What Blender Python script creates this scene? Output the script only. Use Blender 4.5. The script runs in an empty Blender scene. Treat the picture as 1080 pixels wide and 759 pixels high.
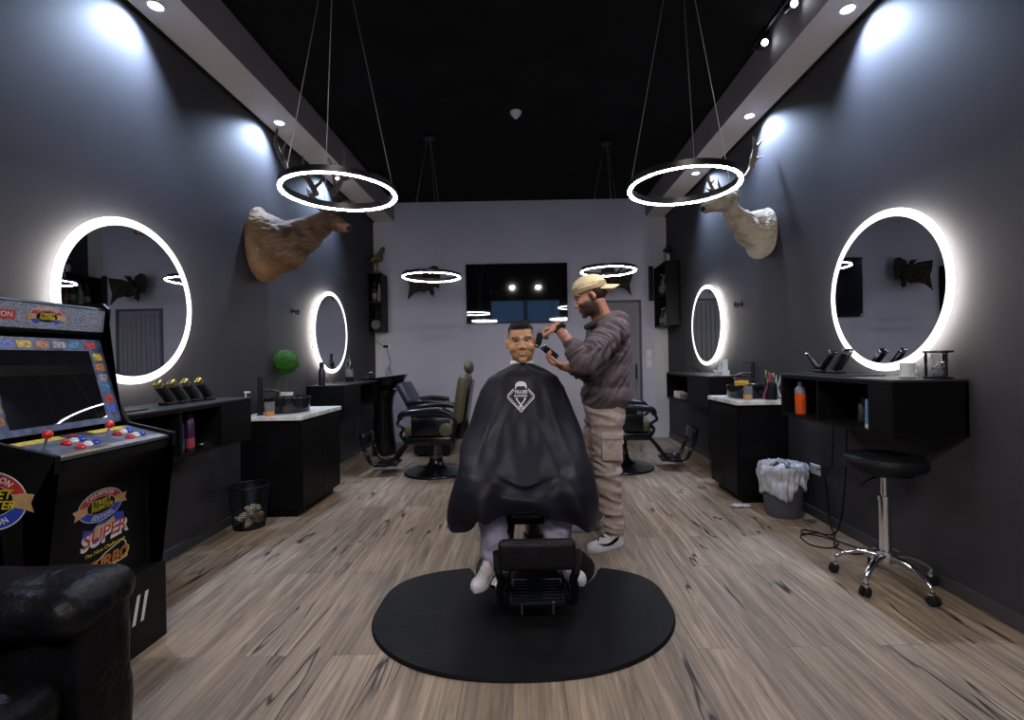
import bpy, bmesh, math, random
from math import pi, sin, cos, radians, sqrt, exp
from mathutils import Vector, Matrix, Euler, noise
from mathutils.bvhtree import BVHTree
random.seed(7)
S = bpy.context.scene
COL = S.collection
V = Vector
# room, metres: camera above the origin, +Y into the room
EYE = 1.22; WL = -2.26; WR = 2.125; YB = 7.11; YF = -2.6; CEIL = 3.583; SOF = 3.305
FOC = 500.0; VPX = 555.2; VPY = 377.5; ROLL = radians(1.04)

def at(px, py, Y):                     # a spot in the photo and its distance into the room -> point
    x, y = px-VPX, py-VPY
    a = cos(ROLL)*x - sin(ROLL)*y; b = sin(ROLL)*x + cos(ROLL)*y
    return V((a*Y/FOC, Y, EYE-b*Y/FOC))

# ---------------------------------------------------------------- materials
def pm(name, col, rough=.5, metal=0., var=.12, scale=18., bump=0., bscale=60., emis=None, estr=0., spec=None, coat=0., trans=0., stretch=None, alpha=1.):
    m = bpy.data.materials.new(name); m.use_nodes = True
    nt = m.node_tree; N = nt.nodes; L = nt.links
    b = N['Principled BSDF']
    b.inputs['Roughness'].default_value = rough; b.inputs['Metallic'].default_value = metal
    if spec is not None: b.inputs['Specular IOR Level'].default_value = spec
    if coat: b.inputs['Coat Weight'].default_value = coat; b.inputs['Coat Roughness'].default_value = .15
    if trans: b.inputs['Transmission Weight'].default_value = trans
    if alpha < 1: b.inputs['Alpha'].default_value = alpha
    tc = N.new('ShaderNodeTexCoord')
    src = tc.outputs['Object']
    if stretch:
        mp = N.new('ShaderNodeMapping'); mp.inputs['Scale'].default_value = stretch
        L.new(src, mp.inputs['Vector']); src = mp.outputs['Vector']
    nz = N.new('ShaderNodeTexNoise'); nz.inputs['Scale'].default_value = scale; nz.inputs['Detail'].default_value = 4
    L.new(src, nz.inputs['Vector'])
    cr = N.new('ShaderNodeValToRGB')
    lo = [c*(1-var) for c in col]; hi = [min(1, c*(1+var)) for c in col]
    cr.color_ramp.elements[0].position = .3; cr.color_ramp.elements[1].position = .7
    cr.color_ramp.elements[0].color = (*lo, 1); cr.color_ramp.elements[1].color = (*hi, 1)
    L.new(nz.outputs['Fac'], cr.inputs['Fac']); L.new(cr.outputs['Color'], b.inputs['Base Color'])
    if spec is None and max(col) < .05 and rough > .3 and not metal: b.inputs['Specular IOR Level'].default_value = .13
    if bump:
        nb = N.new('ShaderNodeTexNoise'); nb.inputs['Scale'].default_value = bscale; nb.inputs['Detail'].default_value = 5
        L.new(src, nb.inputs['Vector'])
        bp = N.new('ShaderNodeBump'); bp.inputs['Strength'].default_value = bump; bp.inputs['Distance'].default_value = .01
        L.new(nb.outputs['Fac'], bp.inputs['Height']); L.new(bp.outputs['Normal'], b.inputs['Normal'])
    if emis:
        b.inputs['Emission Color'].default_value = (*emis, 1); b.inputs['Emission Strength'].default_value = estr
    return m

def attr_mat(name, rough=.55, bump=0., bscale=200., sss=0.):   # colour comes from the mesh's own colour attribute
    m = bpy.data.materials.new(name); m.use_nodes = True
    nt = m.node_tree; N = nt.nodes; L = nt.links; b = N['Principled BSDF']
    b.inputs['Roughness'].default_value = rough
    a = N.new('ShaderNodeAttribute'); a.attribute_name = 'Col'
    nz = N.new('ShaderNodeTexNoise'); nz.inputs['Scale'].default_value = 90
    tc = N.new('ShaderNodeTexCoord'); L.new(tc.outputs['Object'], nz.inputs['Vector'])
    mx = N.new('ShaderNodeMix'); mx.data_type = 'RGBA'; mx.blend_type = 'MULTIPLY'; mx.inputs['Factor'].default_value = .35
    L.new(a.outputs['Color'], mx.inputs['A']); L.new(nz.outputs['Fac'], mx.inputs['B'])
    L.new(mx.outputs['Result'], b.inputs['Base Color'])
    if sss: b.inputs['Subsurface Weight'].default_value = sss; b.inputs['Subsurface Scale'].default_value = .01
    if bump:
        nb = N.new('ShaderNodeTexNoise'); nb.inputs['Scale'].default_value = bscale
        L.new(tc.outputs['Object'], nb.inputs['Vector'])
        bp = N.new('ShaderNodeBump'); bp.inputs['Strength'].default_value = bump; bp.inputs['Distance'].default_value = .006
        L.new(nb.outputs['Fac'], bp.inputs['Height']); L.new(bp.outputs['Normal'], b.inputs['Normal'])
    return m

# ---------------------------------------------------------------- mesh helpers
def box(bm, c, s, bev=0., rot=None, seg=2):
    r = bmesh.ops.create_cube(bm, size=1)
    vs = r['verts']
    M = Matrix.Translation(c) @ (rot.to_matrix().to_4x4() if rot is not None else Matrix()) @ Matrix.Diagonal((s[0], s[1], s[2], 1))
    bmesh.ops.transform(bm, matrix=M, verts=vs)
    if bev > 0:
        es = {e for v in vs for e in v.link_edges}
        bmesh.ops.bevel(bm, geom=list(es), offset=min(bev, min(s)*.49), segments=seg, affect='EDGES', profile=.5)
    return bm

def box2(bm, lo, hi, bev=0.):
    lo = V(lo); hi = V(hi)
    return box(bm, (lo+hi)/2, hi-lo, bev)

def frame_of(d):
    d = d.normalized(); u = V((0, 0, 1)) if abs(d.z) < .9 else V((1, 0, 0))
    a = d.cross(u).normalized(); return a, a.cross(d).normalized()

def tube(bm, pts, rad, n=12, caps=True, flat=1., closed=False):
    pts = [V(p) for p in pts]
    if not hasattr(rad, '__len__'): rad = [rad]*len(pts)
    rings = []; a = None
    for i, p in enumerate(pts):
        if closed: d = pts[(i+1) % len(pts)] - pts[i-1]
        else: d = pts[min(i+1, len(pts)-1)] - pts[max(i-1, 0)]
        if d.length < 1e-9: d = V((0, 0, 1))
        d.normalize()
        if a is None: a, b = frame_of(d)
        else:
            a = (a - d*a.dot(d)); a = a.normalized() if a.length > 1e-6 else frame_of(d)[0]
            b = a.cross(d)
        rings.append([bm.verts.new(p + a*cos(2*pi*k/n)*rad[i] + b*sin(2*pi*k/n)*rad[i]*flat) for k in range(n)])
    m = len(rings)
    for i in range(m if closed else m-1):
        A = rings[i]; B = rings[(i+1) % m]
        for k in range(n): bm.faces.new((A[k], A[(k+1) % n], B[(k+1) % n], B[k]))
    if caps and not closed:
        bm.faces.new(list(reversed(rings[0]))); bm.faces.new(rings[-1])
    return bm

def smooth_path(pts, n=8, closed=False):  # Catmull-Rom
    P = [V(p) for p in pts]; out = []
    m = len(P)
    rng = range(m) if closed else range(m-1)
    for i in rng:
        if closed: p0, p1, p2, p3 = P[i-1], P[i], P[(i+1) % m], P[(i+2) % m]
        else: p0, p1, p2, p3 = P[max(i-1, 0)], P[i], P[i+1], P[min(i+2, m-1)]
        for k in range(n):
            t = k/n
            out.append(.5*((2*p1)+(-p0+p2)*t+(2*p0-5*p1+4*p2-p3)*t*t+(-p0+3*p1-3*p2+p3)*t**3))
    if not closed: out.append(P[-1])
    return out

def interp(vals, m):
    out = []; n = len(vals)-1
    for i in range(m):
        t = i/(m-1)*n; k = min(int(t), n-1); out.append(vals[k]*(1-(t-k))+vals[k+1]*(t-k))
    return out

def stube(bm, pts, rad, n=10, k=6, flat=1.):
    p = smooth_path(pts, k)
    r = interp(rad, len(p)) if hasattr(rad, '__len__') else rad
    return tube(bm, p, r, n, True, flat)

def cyl(bm, p0, p1, r, r2=None, n=24):
    return tube(bm, [p0, p1], [r, r if r2 is None else r2], n)

def lathe(bm, prof, c=(0, 0, 0), n=32, rot=None, sx=1., sy=1.):
    rings = []; c = V(c); R = rot.to_matrix() if rot is not None else Matrix.Identity(3)
    for (r, z) in prof:
        if r < 1e-5: rings.append([bm.verts.new(c + R @ V((0, 0, z)))])
        else: rings.append([bm.verts.new(c + R @ V((r*sx*cos(2*pi*k/n), r*sy*sin(2*pi*k/n), z))) for k in range(n)])
    for A, B in zip(rings[:-1], rings[1:]):
        if len(A) == 1 and len(B) == 1: continue
        for k in range(n):
            j = (k+1) % n
            if len(A) == 1: bm.faces.new((A[0], B[j], B[k]))
            elif len(B) == 1: bm.faces.new((A[k], A[j], B[0]))
            else: bm.faces.new((A[k], A[j], B[j], B[k]))
    return bm

def ell(bm, c, r, rot=None, u=20, v=12):
    prof = [(0, -1)] + [(cos(a), sin(a)) for a in [(-pi/2 + pi*i/v) for i in range(1, v)]] + [(0, 1)]
    t = bmesh.new(); lathe(t, prof, n=u)
    M = Matrix.Translation(c) @ (rot.to_matrix().to_4x4() if rot is not None else Matrix()) @ Matrix.Diagonal((*r, 1))
    bmesh.ops.transform(t, matrix=M, verts=t.verts)
    me = bpy.data.meshes.new('t'); t.to_mesh(me); t.free(); bm.from_mesh(me); bpy.data.meshes.remove(me)
    return bm

def capsule(bm, p0, r0, p1, r1, n=16):
    p0 = V(p0); p1 = V(p1); d = (p1-p0); L_ = d.length; d = d/L_ if L_ > 1e-6 else V((0, 0, 1))
    pts = []; rad = []
    for i in range(1, 6):
        a = -pi/2 + pi/2*i/6; pts.append(p0 + d*(r0*sin(a))); rad.append(r0*cos(a))
    for i in range(0, 6):
        a = pi/2*i/6; pts.append(p1 + d*(r1*sin(a))); rad.append(max(r1*cos(a), 1e-4))
    return tube(bm, pts, rad, n)

def prism(bm, poly, axis, a0, a1):   # poly: list of 2D points; axis 'X','Y','Z' extrusion from a0 to a1
    def P(q, a):
        return {'X': V((a, q[0], q[1])), 'Y': V((q[0], a, q[1])), 'Z': V((q[0], q[1], a))}[axis]
    A = [bm.verts.new(P(q, a0)) for q in poly]; B = [bm.verts.new(P(q, a1)) for q in poly]
    n = len(poly)
    for k in range(n): bm.faces.new((A[k], A[(k+1) % n], B[(k+1) % n], B[k]))
    bm.faces.new(list(reversed(A))); bm.faces.new(B)
    return bm

def shell_of_box(bm, lo, hi, t, openf):    # open box (shelf carcass); openf in '-X','+X','-Y' : missing face
    lo = V(lo); hi = V(hi)
    box2(bm, lo, (hi.x, hi.y, lo.z+t)); box2(bm, (lo.x, lo.y, hi.z-t), hi)
    faces = {'-X': (lo, (lo.x+t, hi.y, hi.z)), '+X': ((hi.x-t, lo.y, lo.z), hi), '-Y': (lo, (hi.x, lo.y+t, hi.z)), '+Y': ((lo.x, hi.y-t, lo.z), hi)}
    for k, (a, b) in faces.items():
        if k != openf:
            a = V(a); b = V(b)
            box2(bm, (a.x, a.y, lo.z+t), (b.x, b.y, hi.z-t))
    return bm

def obj(name, bm, mat, parent=None, smooth=True, loc=None):
    bmesh.ops.recalc_face_normals(bm, faces=bm.faces[:])
    me = bpy.data.meshes.new(name); bm.to_mesh(me); bm.free()
    for m in (mat if isinstance(mat, (list, tuple)) else [mat]): me.materials.append(m)
    o = bpy.data.objects.new(name, me); COL.objects.link(o)
    if parent: o.parent = parent
    if loc: o.location = loc
    if smooth:
        me.polygons.foreach_set('use_smooth', [True]*len(me.polygons))
        try: me.set_sharp_from_angle(angle=radians(38))
        except Exception: pass
    return o

def B(): return bmesh.new()

def thing(name, label, cat, loc=(0, 0, 0), rotz=0, group=None):
    o = bpy.data.objects.new(name, None); COL.objects.link(o); o.empty_display_size = .05
    o.location = loc; o.rotation_euler = (0, 0, rotz); o['label'] = label; o['category'] = cat
    if group: o['group'] = group
    return o
def tag(o, label, cat, group=None, kind=None):
    o['label'] = label; o['category'] = cat
    if group: o['group'] = group
    if kind: o['kind'] = kind
    return o
def struct(name, bm, mat, label=None, smooth=False):
    o = obj(name, bm, mat, None, smooth); o['kind'] = 'structure'
    if label: o['label'] = label; o['category'] = name.split('_')[0]
    return o
def dup(root, loc, rotz, label=None, group=None):
    r = root.copy(); COL.objects.link(r); r.location = loc; r.rotation_euler = (0, 0, rotz)
    if label: r['label'] = label
    if group: r['group'] = group
    for ch in list(root.children):
        c = ch.copy(); COL.objects.link(c); c.parent = r
        for g in list(ch.children):
            d = g.copy(); COL.objects.link(d); d.parent = c
    return r

def remesh(bm, voxel, smooth_it=4, fac=.5):
    bmesh.ops.recalc_face_normals(bm, faces=bm.faces[:])
    me = bpy.data.meshes.new('tmp'); bm.to_mesh(me); bm.free()
    o = bpy.data.objects.new('tmp', me); COL.objects.link(o)
    m = o.modifiers.new('r', 'REMESH'); m.mode = 'VOXEL'; m.voxel_size = voxel
    if smooth_it:
        s = o.modifiers.new('s', 'SMOOTH'); s.factor = fac; s.iterations = smooth_it
    dg = bpy.context.evaluated_depsgraph_get(); dg.update()
    out = bpy.data.meshes.new_from_object(o.evaluated_get(dg))
    bpy.data.objects.remove(o); bpy.data.meshes.remove(me)
    return out

def link_mesh(name, me, mat, parent=None):
    me.materials.clear()
    for m in (mat if isinstance(mat, (list, tuple)) else [mat]): me.materials.append(m)
    o = bpy.data.objects.new(name, me); COL.objects.link(o)
    if parent: o.parent = parent
    me.polygons.foreach_set('use_smooth', [True]*len(me.polygons))
    return o

def paint(me, fn):          # the thing's own local colours, by position on it
    ca = me.color_attributes.new('Col', 'FLOAT_COLOR', 'POINT')
    for i, v in enumerate(me.vertices):
        ca.data[i].color = (*fn(v.co), 1)

def displace(me, fn):       # fn(co, normal) -> offset vector
    new = [v.co + fn(v.co.copy(), v.normal.copy()) for v in me.vertices]
    for v, c in zip(me.vertices, new): v.co = c
    me.update()

def text_bm(bm, txt, size, M, extrude=.0005, shear=0., align='CENTER', fn=None, space=1., bold=0.):
    cu = bpy.data.curves.new('txt', 'FONT'); cu.body = txt; cu.size = size; cu.extrude = extrude
    cu.align_x = align; cu.align_y = 'CENTER'; cu.shear = shear; cu.resolution_u = 3; cu.space_character = space; cu.offset = bold
    o = bpy.data.objects.new('txt', cu); COL.objects.link(o)
    dg = bpy.context.evaluated_depsgraph_get(); dg.update()
    me = bpy.data.meshes.new_from_object(o.evaluated_get(dg))
    if fn:
        for v in me.vertices: v.co = fn(v.co)
    me.transform(M); bm.from_mesh(me)
    bpy.data.objects.remove(o); bpy.data.curves.remove(cu); bpy.data.meshes.remove(me)
    return bm

def clamp(x, a=0., b=1.): return max(a, min(b, x))
def g(x, s): return exp(-(x/s)**2)
# ================================================================ materials shared
M_black = pm('black_laminate', (.0035, .0035, .004), .45, var=.2, scale=8)
M_blackmetal = pm('black_metal', (.01, .01, .011), .35, .4, var=.1)
M_chrome = pm('chrome', (.75, .77, .8), .12, 1., var=.04)
M_leather = pm('black_leather', (.008, .008, .01), .36, var=.25, bump=.35, bscale=120)
M_olive = pm('olive_leather', (.085, .075, .042), .42, var=.2, bump=.3, bscale=70)
M_dark_chair = pm('black_enamel', (.006, .006, .008), .22, .3, var=.1)
M_marble = pm('pale_marble', (.55, .54, .52), .3, var=.35, scale=14)
M_white = pm('white_plastic', (.6, .6, .6), .4, var=.05)
M_gold = pm('brass', (.55, .4, .14), .3, 1., var=.1)
M_rubber = pm('black_rubber', (.012, .012, .013), .7, var=.2, bump=.15, bscale=300)
M_ledring = pm('led_diffuser', (.9, .9, .9), .5, var=0, emis=(1, .97, 1.), estr=115)
M_mirror_led = pm('mirror_diffuser', (.9, .9, .9), .5, var=0, emis=(1, 1, .88), estr=1.6)
M_mirror_back = pm('mirror_backlight', (.9, .9, .9), .5, var=0, emis=(1., .93, .86), estr=40)
M_down = pm('downlight_lens', (.9, .9, .9), .5, var=0, emis=(.85, .93, 1.), estr=30)

def floor_mat():
    m = bpy.data.materials.new('wood_planks'); m.use_nodes = True
    nt = m.node_tree; N = nt.nodes; L = nt.links; b = N['Principled BSDF']
    tc = N.new('ShaderNodeTexCoord')
    mp = N.new('ShaderNodeMapping'); mp.inputs['Rotation'].default_value = (0, 0, pi/2); mp.inputs['Location'].default_value = (.3, .07, 0)
    L.new(tc.outputs['Object'], mp.inputs['Vector'])
    br = N.new('ShaderNodeTexBrick'); br.inputs['Scale'].default_value = 1
    br.inputs['Brick Width'].default_value = 1.22; br.inputs['Row Height'].default_value = .19; br.inputs['Mortar Size'].default_value = .0018
    br.inputs['Mortar Smooth'].default_value = .3; br.inputs['Bias'].default_value = 0; br.offset = .37
    br.inputs['Color1'].default_value = (.0, .0, .0, 1); br.inputs['Color2'].default_value = (1, 1, 1, 1); br.inputs['Mortar'].default_value = (.5, .5, .5, 1)
    L.new(mp.outputs['Vector'], br.inputs['Vector'])
    # grain: noise stretched along the plank, shifted per plank
    sep = N.new('ShaderNodeVectorMath'); sep.operation = 'MULTIPLY_ADD'
    sep.inputs[1].default_value = (.8, 10., 1); 
    ad = N.new('ShaderNodeVectorMath'); ad.operation = 'SCALE'; ad.inputs['Scale'].default_value = 9
    L.new(br.outputs['Color'], ad.inputs[0]); L.new(mp.outputs['Vector'], sep.inputs[0]); L.new(ad.outputs['Vector'], sep.inputs[2])
    n1 = N.new('ShaderNodeTexNoise'); n1.inputs['Scale'].default_value = 1.6; n1.inputs['Detail'].default_value = 9; n1.inputs['Roughness'].default_value = .72; n1.inputs['Distortion'].default_value = .95
    L.new(sep.outputs['Vector'], n1.inputs['Vector'])
    cr = N.new('ShaderNodeValToRGB'); e = cr.color_ramp.elements
    e[0].position = .27; e[0].color = (.095, .068, .048, 1); e[1].position = .74; e[1].color = (.41, .32, .235, 1)
    a = cr.color_ramp.elements.new(.42); a.color = (.18, .135, .097, 1); a = cr.color_ramp.elements.new(.56); a.color = (.27, .205, .147, 1)
    L.new(n1.outputs['Fac'], cr.inputs['Fac'])
    # fine grain lines
    s2 = N.new('ShaderNodeVectorMath'); s2.operation = 'MULTIPLY'; s2.inputs[1].default_value = (2.5, 90, 1); L.new(mp.outputs['Vector'], s2.inputs[0])
    n2 = N.new('ShaderNodeTexNoise'); n2.inputs['Scale'].default_value = 1; n2.inputs['Detail'].default_value = 3; L.new(s2.outputs['Vector'], n2.inputs['Vector'])
    r2 = N.new('ShaderNodeMapRange'); r2.inputs['From Min'].default_value = .3; r2.inputs['From Max'].default_value = .7; r2.inputs['To Min'].default_value = .72; r2.inputs['To Max'].default_value = 1.18
    L.new(n2.outputs['Fac'], r2.inputs['Value'])
    # dark cracks along the grain
    s3 = N.new('ShaderNodeVectorMath'); s3.operation = 'MULTIPLY_ADD'; s3.inputs[1].default_value = (.4, 4.2, 1)
    ad3 = N.new('ShaderNodeVectorMath'); ad3.operation = 'SCALE'; ad3.inputs['Scale'].default_value = 5
    L.new(br.outputs['Color'], ad3.inputs[0]); L.new(mp.outputs['Vector'], s3.inputs[0]); L.new(ad3.outputs['Vector'], s3.inputs[2])
    n3 = N.new('ShaderNodeTexNoise'); n3.inputs['Scale'].default_value = 1.3; n3.inputs['Detail'].default_value = 3; n3.inputs['Distortion'].default_value = .15; L.new(s3.outputs['Vector'], n3.inputs['Vector'])
    sb = N.new('ShaderNodeMath'); sb.operation = 'SUBTRACT'; sb.inputs[1].default_value = .5; L.new(n3.outputs['Fac'], sb.inputs[0])
    ab = N.new('ShaderNodeMath'); ab.operation = 'ABSOLUTE'; L.new(sb.outputs[0], ab.inputs[0])
    r3 = N.new('ShaderNodeMapRange'); r3.inputs['From Min'].default_value = .002; r3.inputs['From Max'].default_value = .010; r3.inputs['To Min'].default_value = .1; r3.inputs['To Max'].default_value = 1.
    L.new(ab.outputs[0], r3.inputs['Value'])
    n4 = N.new('ShaderNodeTexNoise'); n4.inputs['Scale'].default_value = 1.7; n4.inputs['Detail'].default_value = 1; L.new(mp.outputs['Vector'], n4.inputs['Vector'])
    r4 = N.new('ShaderNodeMapRange'); r4.inputs['From Min'].default_value = .455; r4.inputs['From Max'].default_value = .51; L.new(n4.outputs['Fac'], r4.inputs['Value'])
    mxc = N.new('ShaderNodeMath'); mxc.operation = 'MAXIMUM'; L.new(r3.outputs['Result'], mxc.inputs[0]); L.new(r4.outputs['Result'], mxc.inputs[1])
    # per-plank brightness
    rp = N.new('ShaderNodeMapRange'); rp.inputs['To Min'].default_value = .8; rp.inputs['To Max'].default_value = 1.15; L.new(br.outputs['Color'], rp.inputs['Value'])
    m1 = N.new('ShaderNodeMath'); m1.operation = 'MULTIPLY'; L.new(r2.outputs['Result'], m1.inputs[0]); L.new(mxc.outputs[0], m1.inputs[1])
    m2 = N.new('ShaderNodeMath'); m2.operation = 'MULTIPLY'; L.new(m1.outputs[0], m2.inputs[0]); L.new(rp.outputs['Result'], m2.inputs[1])
    jt = N.new('ShaderNodeMapRange'); jt.inputs['To Min'].default_value = 1; jt.inputs['To Max'].default_value = .6; L.new(br.outputs['Fac'], jt.inputs['Value'])
    m3 = N.new('ShaderNodeMath'); m3.operation = 'MULTIPLY'; L.new(m2.outputs[0], m3.inputs[0]); L.new(jt.outputs['Result'], m3.inputs[1])
    sc = N.new('ShaderNodeVectorMath'); sc.operation = 'SCALE'; L.new(cr.outputs['Color'], sc.inputs[0]); L.new(m3.outputs[0], sc.inputs['Scale'])
    L.new(sc.outputs['Vector'], b.inputs['Base Color'])
    b.inputs['Roughness'].default_value = .45; b.inputs['Specular IOR Level'].default_value = .25
    bp = N.new('ShaderNodeBump'); bp.inputs['Strength'].default_value = .25; bp.inputs['Distance'].default_value = .004
    L.new(m3.outputs[0], bp.inputs['Height']); L.new(bp.outputs['Normal'], b.inputs['Normal'])
    return m

M_floor = floor_mat()
M_wall = pm('charcoal_wall_paint', (.041, .040, .045), .7, var=.06, scale=3, bump=.04, bscale=150, spec=.2)
M_backwall = pm('grey_lilac_wall_paint', (.43, .43, .52), .7, var=.04, scale=2, bump=.04, bscale=150)
M_corner = pm('lit_corner_wall_paint', (.45, .45, .47), .65, var=.03, scale=2)  # back wall tone made paler, the brighter light at its corners painted in
M_ceil = pm('black_ceiling', (.006, .006, .0065), .9, var=.3, scale=3)
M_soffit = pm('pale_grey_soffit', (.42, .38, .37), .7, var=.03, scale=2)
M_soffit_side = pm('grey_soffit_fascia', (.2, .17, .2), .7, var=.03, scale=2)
M_skirt = pm('dark_skirting', (.045, .045, .05), .5, var=.05)

T = .12
b = B(); box2(b, (WL-T, YF-T, -.1), (WR+T, YB+T, 0)); struct('floor', b, M_floor, 'grey-brown wood plank floor of the barber shop')
b = B(); box2(b, (WL-T, YF-T, CEIL), (WR+T, YB+T, CEIL+.1)); struct('ceiling', b, M_ceil, 'black ceiling')
b = B(); box2(b, (WL-T, YF-T, 0), (WL, YB+T, CEIL)); struct('wall_left', b, M_wall, 'dark charcoal left wall')
b = B(); box2(b, (WR, YF-T, 0), (WR+T, YB+T, CEIL)); struct('wall_right', b, M_wall, 'dark charcoal right wall')
b = B()
DX0, DX1, DZ = 1.06, 1.70, 2.03                       # back door opening
box2(b, (WL, YB, 0), (DX0, YB+T, CEIL)); box2(b, (DX1, YB, 0), (WR, YB+T, CEIL)); box2(b, (DX0, YB, DZ), (DX1, YB+T, CEIL))
struct('wall_back', b, M_backwall, 'grey-lilac back wall')
# front wall with the two shop windows (behind the camera)
b = B()
box2(b, (WL, YF-T, 0), (-1.25, YF, CEIL)); box2(b, (1.25, YF-T, 0), (WR, YF, CEIL)); box2(b, (-1.25, YF-T, 3.3), (1.25, YF, CEIL)); box2(b, (-1.25, YF-T, 0), (1.25, YF, .12))
struct('wall_front', b, M_wall, 'front wall of the shop')
M_glass = bpy.data.materials.new('window_glass'); M_glass.use_nodes = True
_n = M_glass.node_tree.nodes; _l = M_glass.node_tree.links
_p = _n['Principled BSDF']; _p.inputs['Base Color'].default_value = (.75, .85, .95, 1); _p.inputs['Roughness'].default_value = .02; _p.inputs['Transmission Weight'].default_value = 1
_t = _n.new('ShaderNodeTexNoise'); _t.inputs['Scale'].default_value = 2; _r = _n.new('ShaderNodeMapRange'); _r.inputs['To Min'].default_value = .0; _r.inputs['To Max'].default_value = .06
_l.new(_t.outputs['Fac'], _r.inputs['Value']); _l.new(_r.outputs['Result'], _p.inputs['Roughness'])
for i, (x0, x1) in enumerate(((-1.25, -.01), (.01, 1.25))):
    b = B()
    for lo, hi in (((x0, YF-.09, .12), (x0+.05, YF-.03, 3.3)), ((x1-.05, YF-.09, .12), (x1, YF-.03, 3.3)), ((x0+.05, YF-.09, .12), (x1-.05, YF-.03, .17)), ((x0+.05, YF-.09, 3.25), (x1-.05, YF-.03, 3.3)), ((x0+.05, YF-.09, 2.1), (x1-.05, YF-.03, 2.15))):
        box2(b, lo, hi)
    w = struct('window_%d' % (i+1), b, M_blackmetal, 'black framed shop front window')
    b = B(); box2(b, (x0+.05, YF-.066, .17), (x1-.05, YF-.06, 3.25)); obj('window_pane', b, M_glass, w, False)
# soffits
for i, (x0, x1, fx) in enumerate(((WL, -1.945, -1.945), (1.828, WR, 1.828))):
    b = B(); box2(b, (x0, YF, SOF), (x1, YB, CEIL))
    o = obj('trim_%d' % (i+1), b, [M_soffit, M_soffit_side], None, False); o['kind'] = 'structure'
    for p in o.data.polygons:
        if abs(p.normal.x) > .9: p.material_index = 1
# black shadow-gap strip between soffit and wall
for i, (x0, x1) in enumerate(((WL, WL+.018), (WR-.018, WR))):
    b = B(); box2(b, (x0, YF, SOF-.02), (x1, YB, SOF)); struct('trim_%d' % (i+3), b, M_black)
# added strips at the back wall's corners, its brighter light put into their paler colour
for i, (x0, x1) in enumerate(((WL, WL+.12), (WR-.2, WR))):
    b = B(); box2(b, (x0, YB-.012, 0), (x1, YB, SOF)); struct('trim_%d' % (i+5), b, M_corner)
b = B(); box2(b, (WL, YF, 0), (WL+.012, YB, .07), .003); struct('baseboard_left', b, M_skirt)
b = B(); box2(b, (WR-.012, YF, 0), (WR, YB, .07), .003); struct('baseboard_right', b, M_skirt)
# back door
M_door = pm('grey_door_paint', (.19, .18, .215), .5, var=.04)
M_dframe = pm('dark_door_frame', (.06, .06, .08), .5, var=.05)
b = B(); box2(b, (DX0, YB+.02, 0), (DX1, YB+.06, DZ))
x = DX0+.03
while x < DX1-.03:
    box2(b, (x, YB+.008, .03), (x+.062, YB+.021, DZ-.03), .004); x += .07
d = struct('door_1', b, M_door, 'grey panelled door in the back wall')
b = B(); cyl(b, (1.64, YB-.03, .88), (1.64, YB-.03, 1.1), .014); cyl(b, (1.64, YB-.03, .91), (1.64, YB+.02, .91), .007); cyl(b, (1.64, YB-.03, 1.07), (1.64, YB+.02, 1.07), .007)
obj('door_handle', b, M_blackmetal, d)
b = B()
for lo, hi in (((DX0-.035, YB-.012, 0), (DX0, YB+.05, DZ+.035)), ((DX1, YB-.012, 0), (DX1+.035, YB+.05, DZ+.035)), ((DX0, YB-.012, DZ), (DX1, YB+.05, DZ+.035))): box2(b, lo, hi, .003)
struct('trim_7', b, M_dframe)

# ================================================================ lights
def downlight(x, y, side, label):
    t = thing('downlight', label, 'ceiling light', (x, y, SOF), 0, 'round downlights in the soffits')
    b = B(); lathe(b, [(.037, -.004), (.048, -.006), (.05, 0), (.037, 0), (.037, -.004)], n=28); obj('trim_ring', b, M_white, t)
    b = B(); lathe(b, [(0, -.0035), (.037, -.0035), (.037, -.001), (0, -.001)], n=28); obj('light_lens', b, M_down, t)
    l = bpy.data.lights.new('downlight_lamp', 'SPOT'); l.energy = 240; l.spot_size = radians(118); l.spot_blend = 1.; l.shadow_soft_size = .03; l.color = (.55, .7, 1.)
    o = bpy.data.objects.new('downlight_lamp', l); COL.objects.link(o); o.parent = t; o.location = (0, 0, -.012)
    d = V((side*.36, -.22, -1)).normalized()
    o.rotation_euler = d.to_track_quat('-Z', 'Y').to_euler()
    return t
for x, y, s_, lb in ((-2.116, 2.754, -1, 'nearest round downlight in the left soffit, brightest in the top left corner'),
                 (-2.11, 4.12, -1, 'middle round downlight in the left soffit, above the brown deer antlers'),
                 (-2.10, 5.4, -1, 'farthest round downlight in the left soffit, seen through the left ring lamp'),
                 (1.99, 2.88, 1, 'nearest round downlight in the right soffit, at the top right edge'),
                 (1.99, 4.15, 1, 'middle round downlight in the right soffit, above the pale deer antler'),
                 (1.98, 5.44, 1, 'farthest round downlight in the right soffit, seen through the right ring lamp')):
    downlight(x, y, s_, lb)

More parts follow.
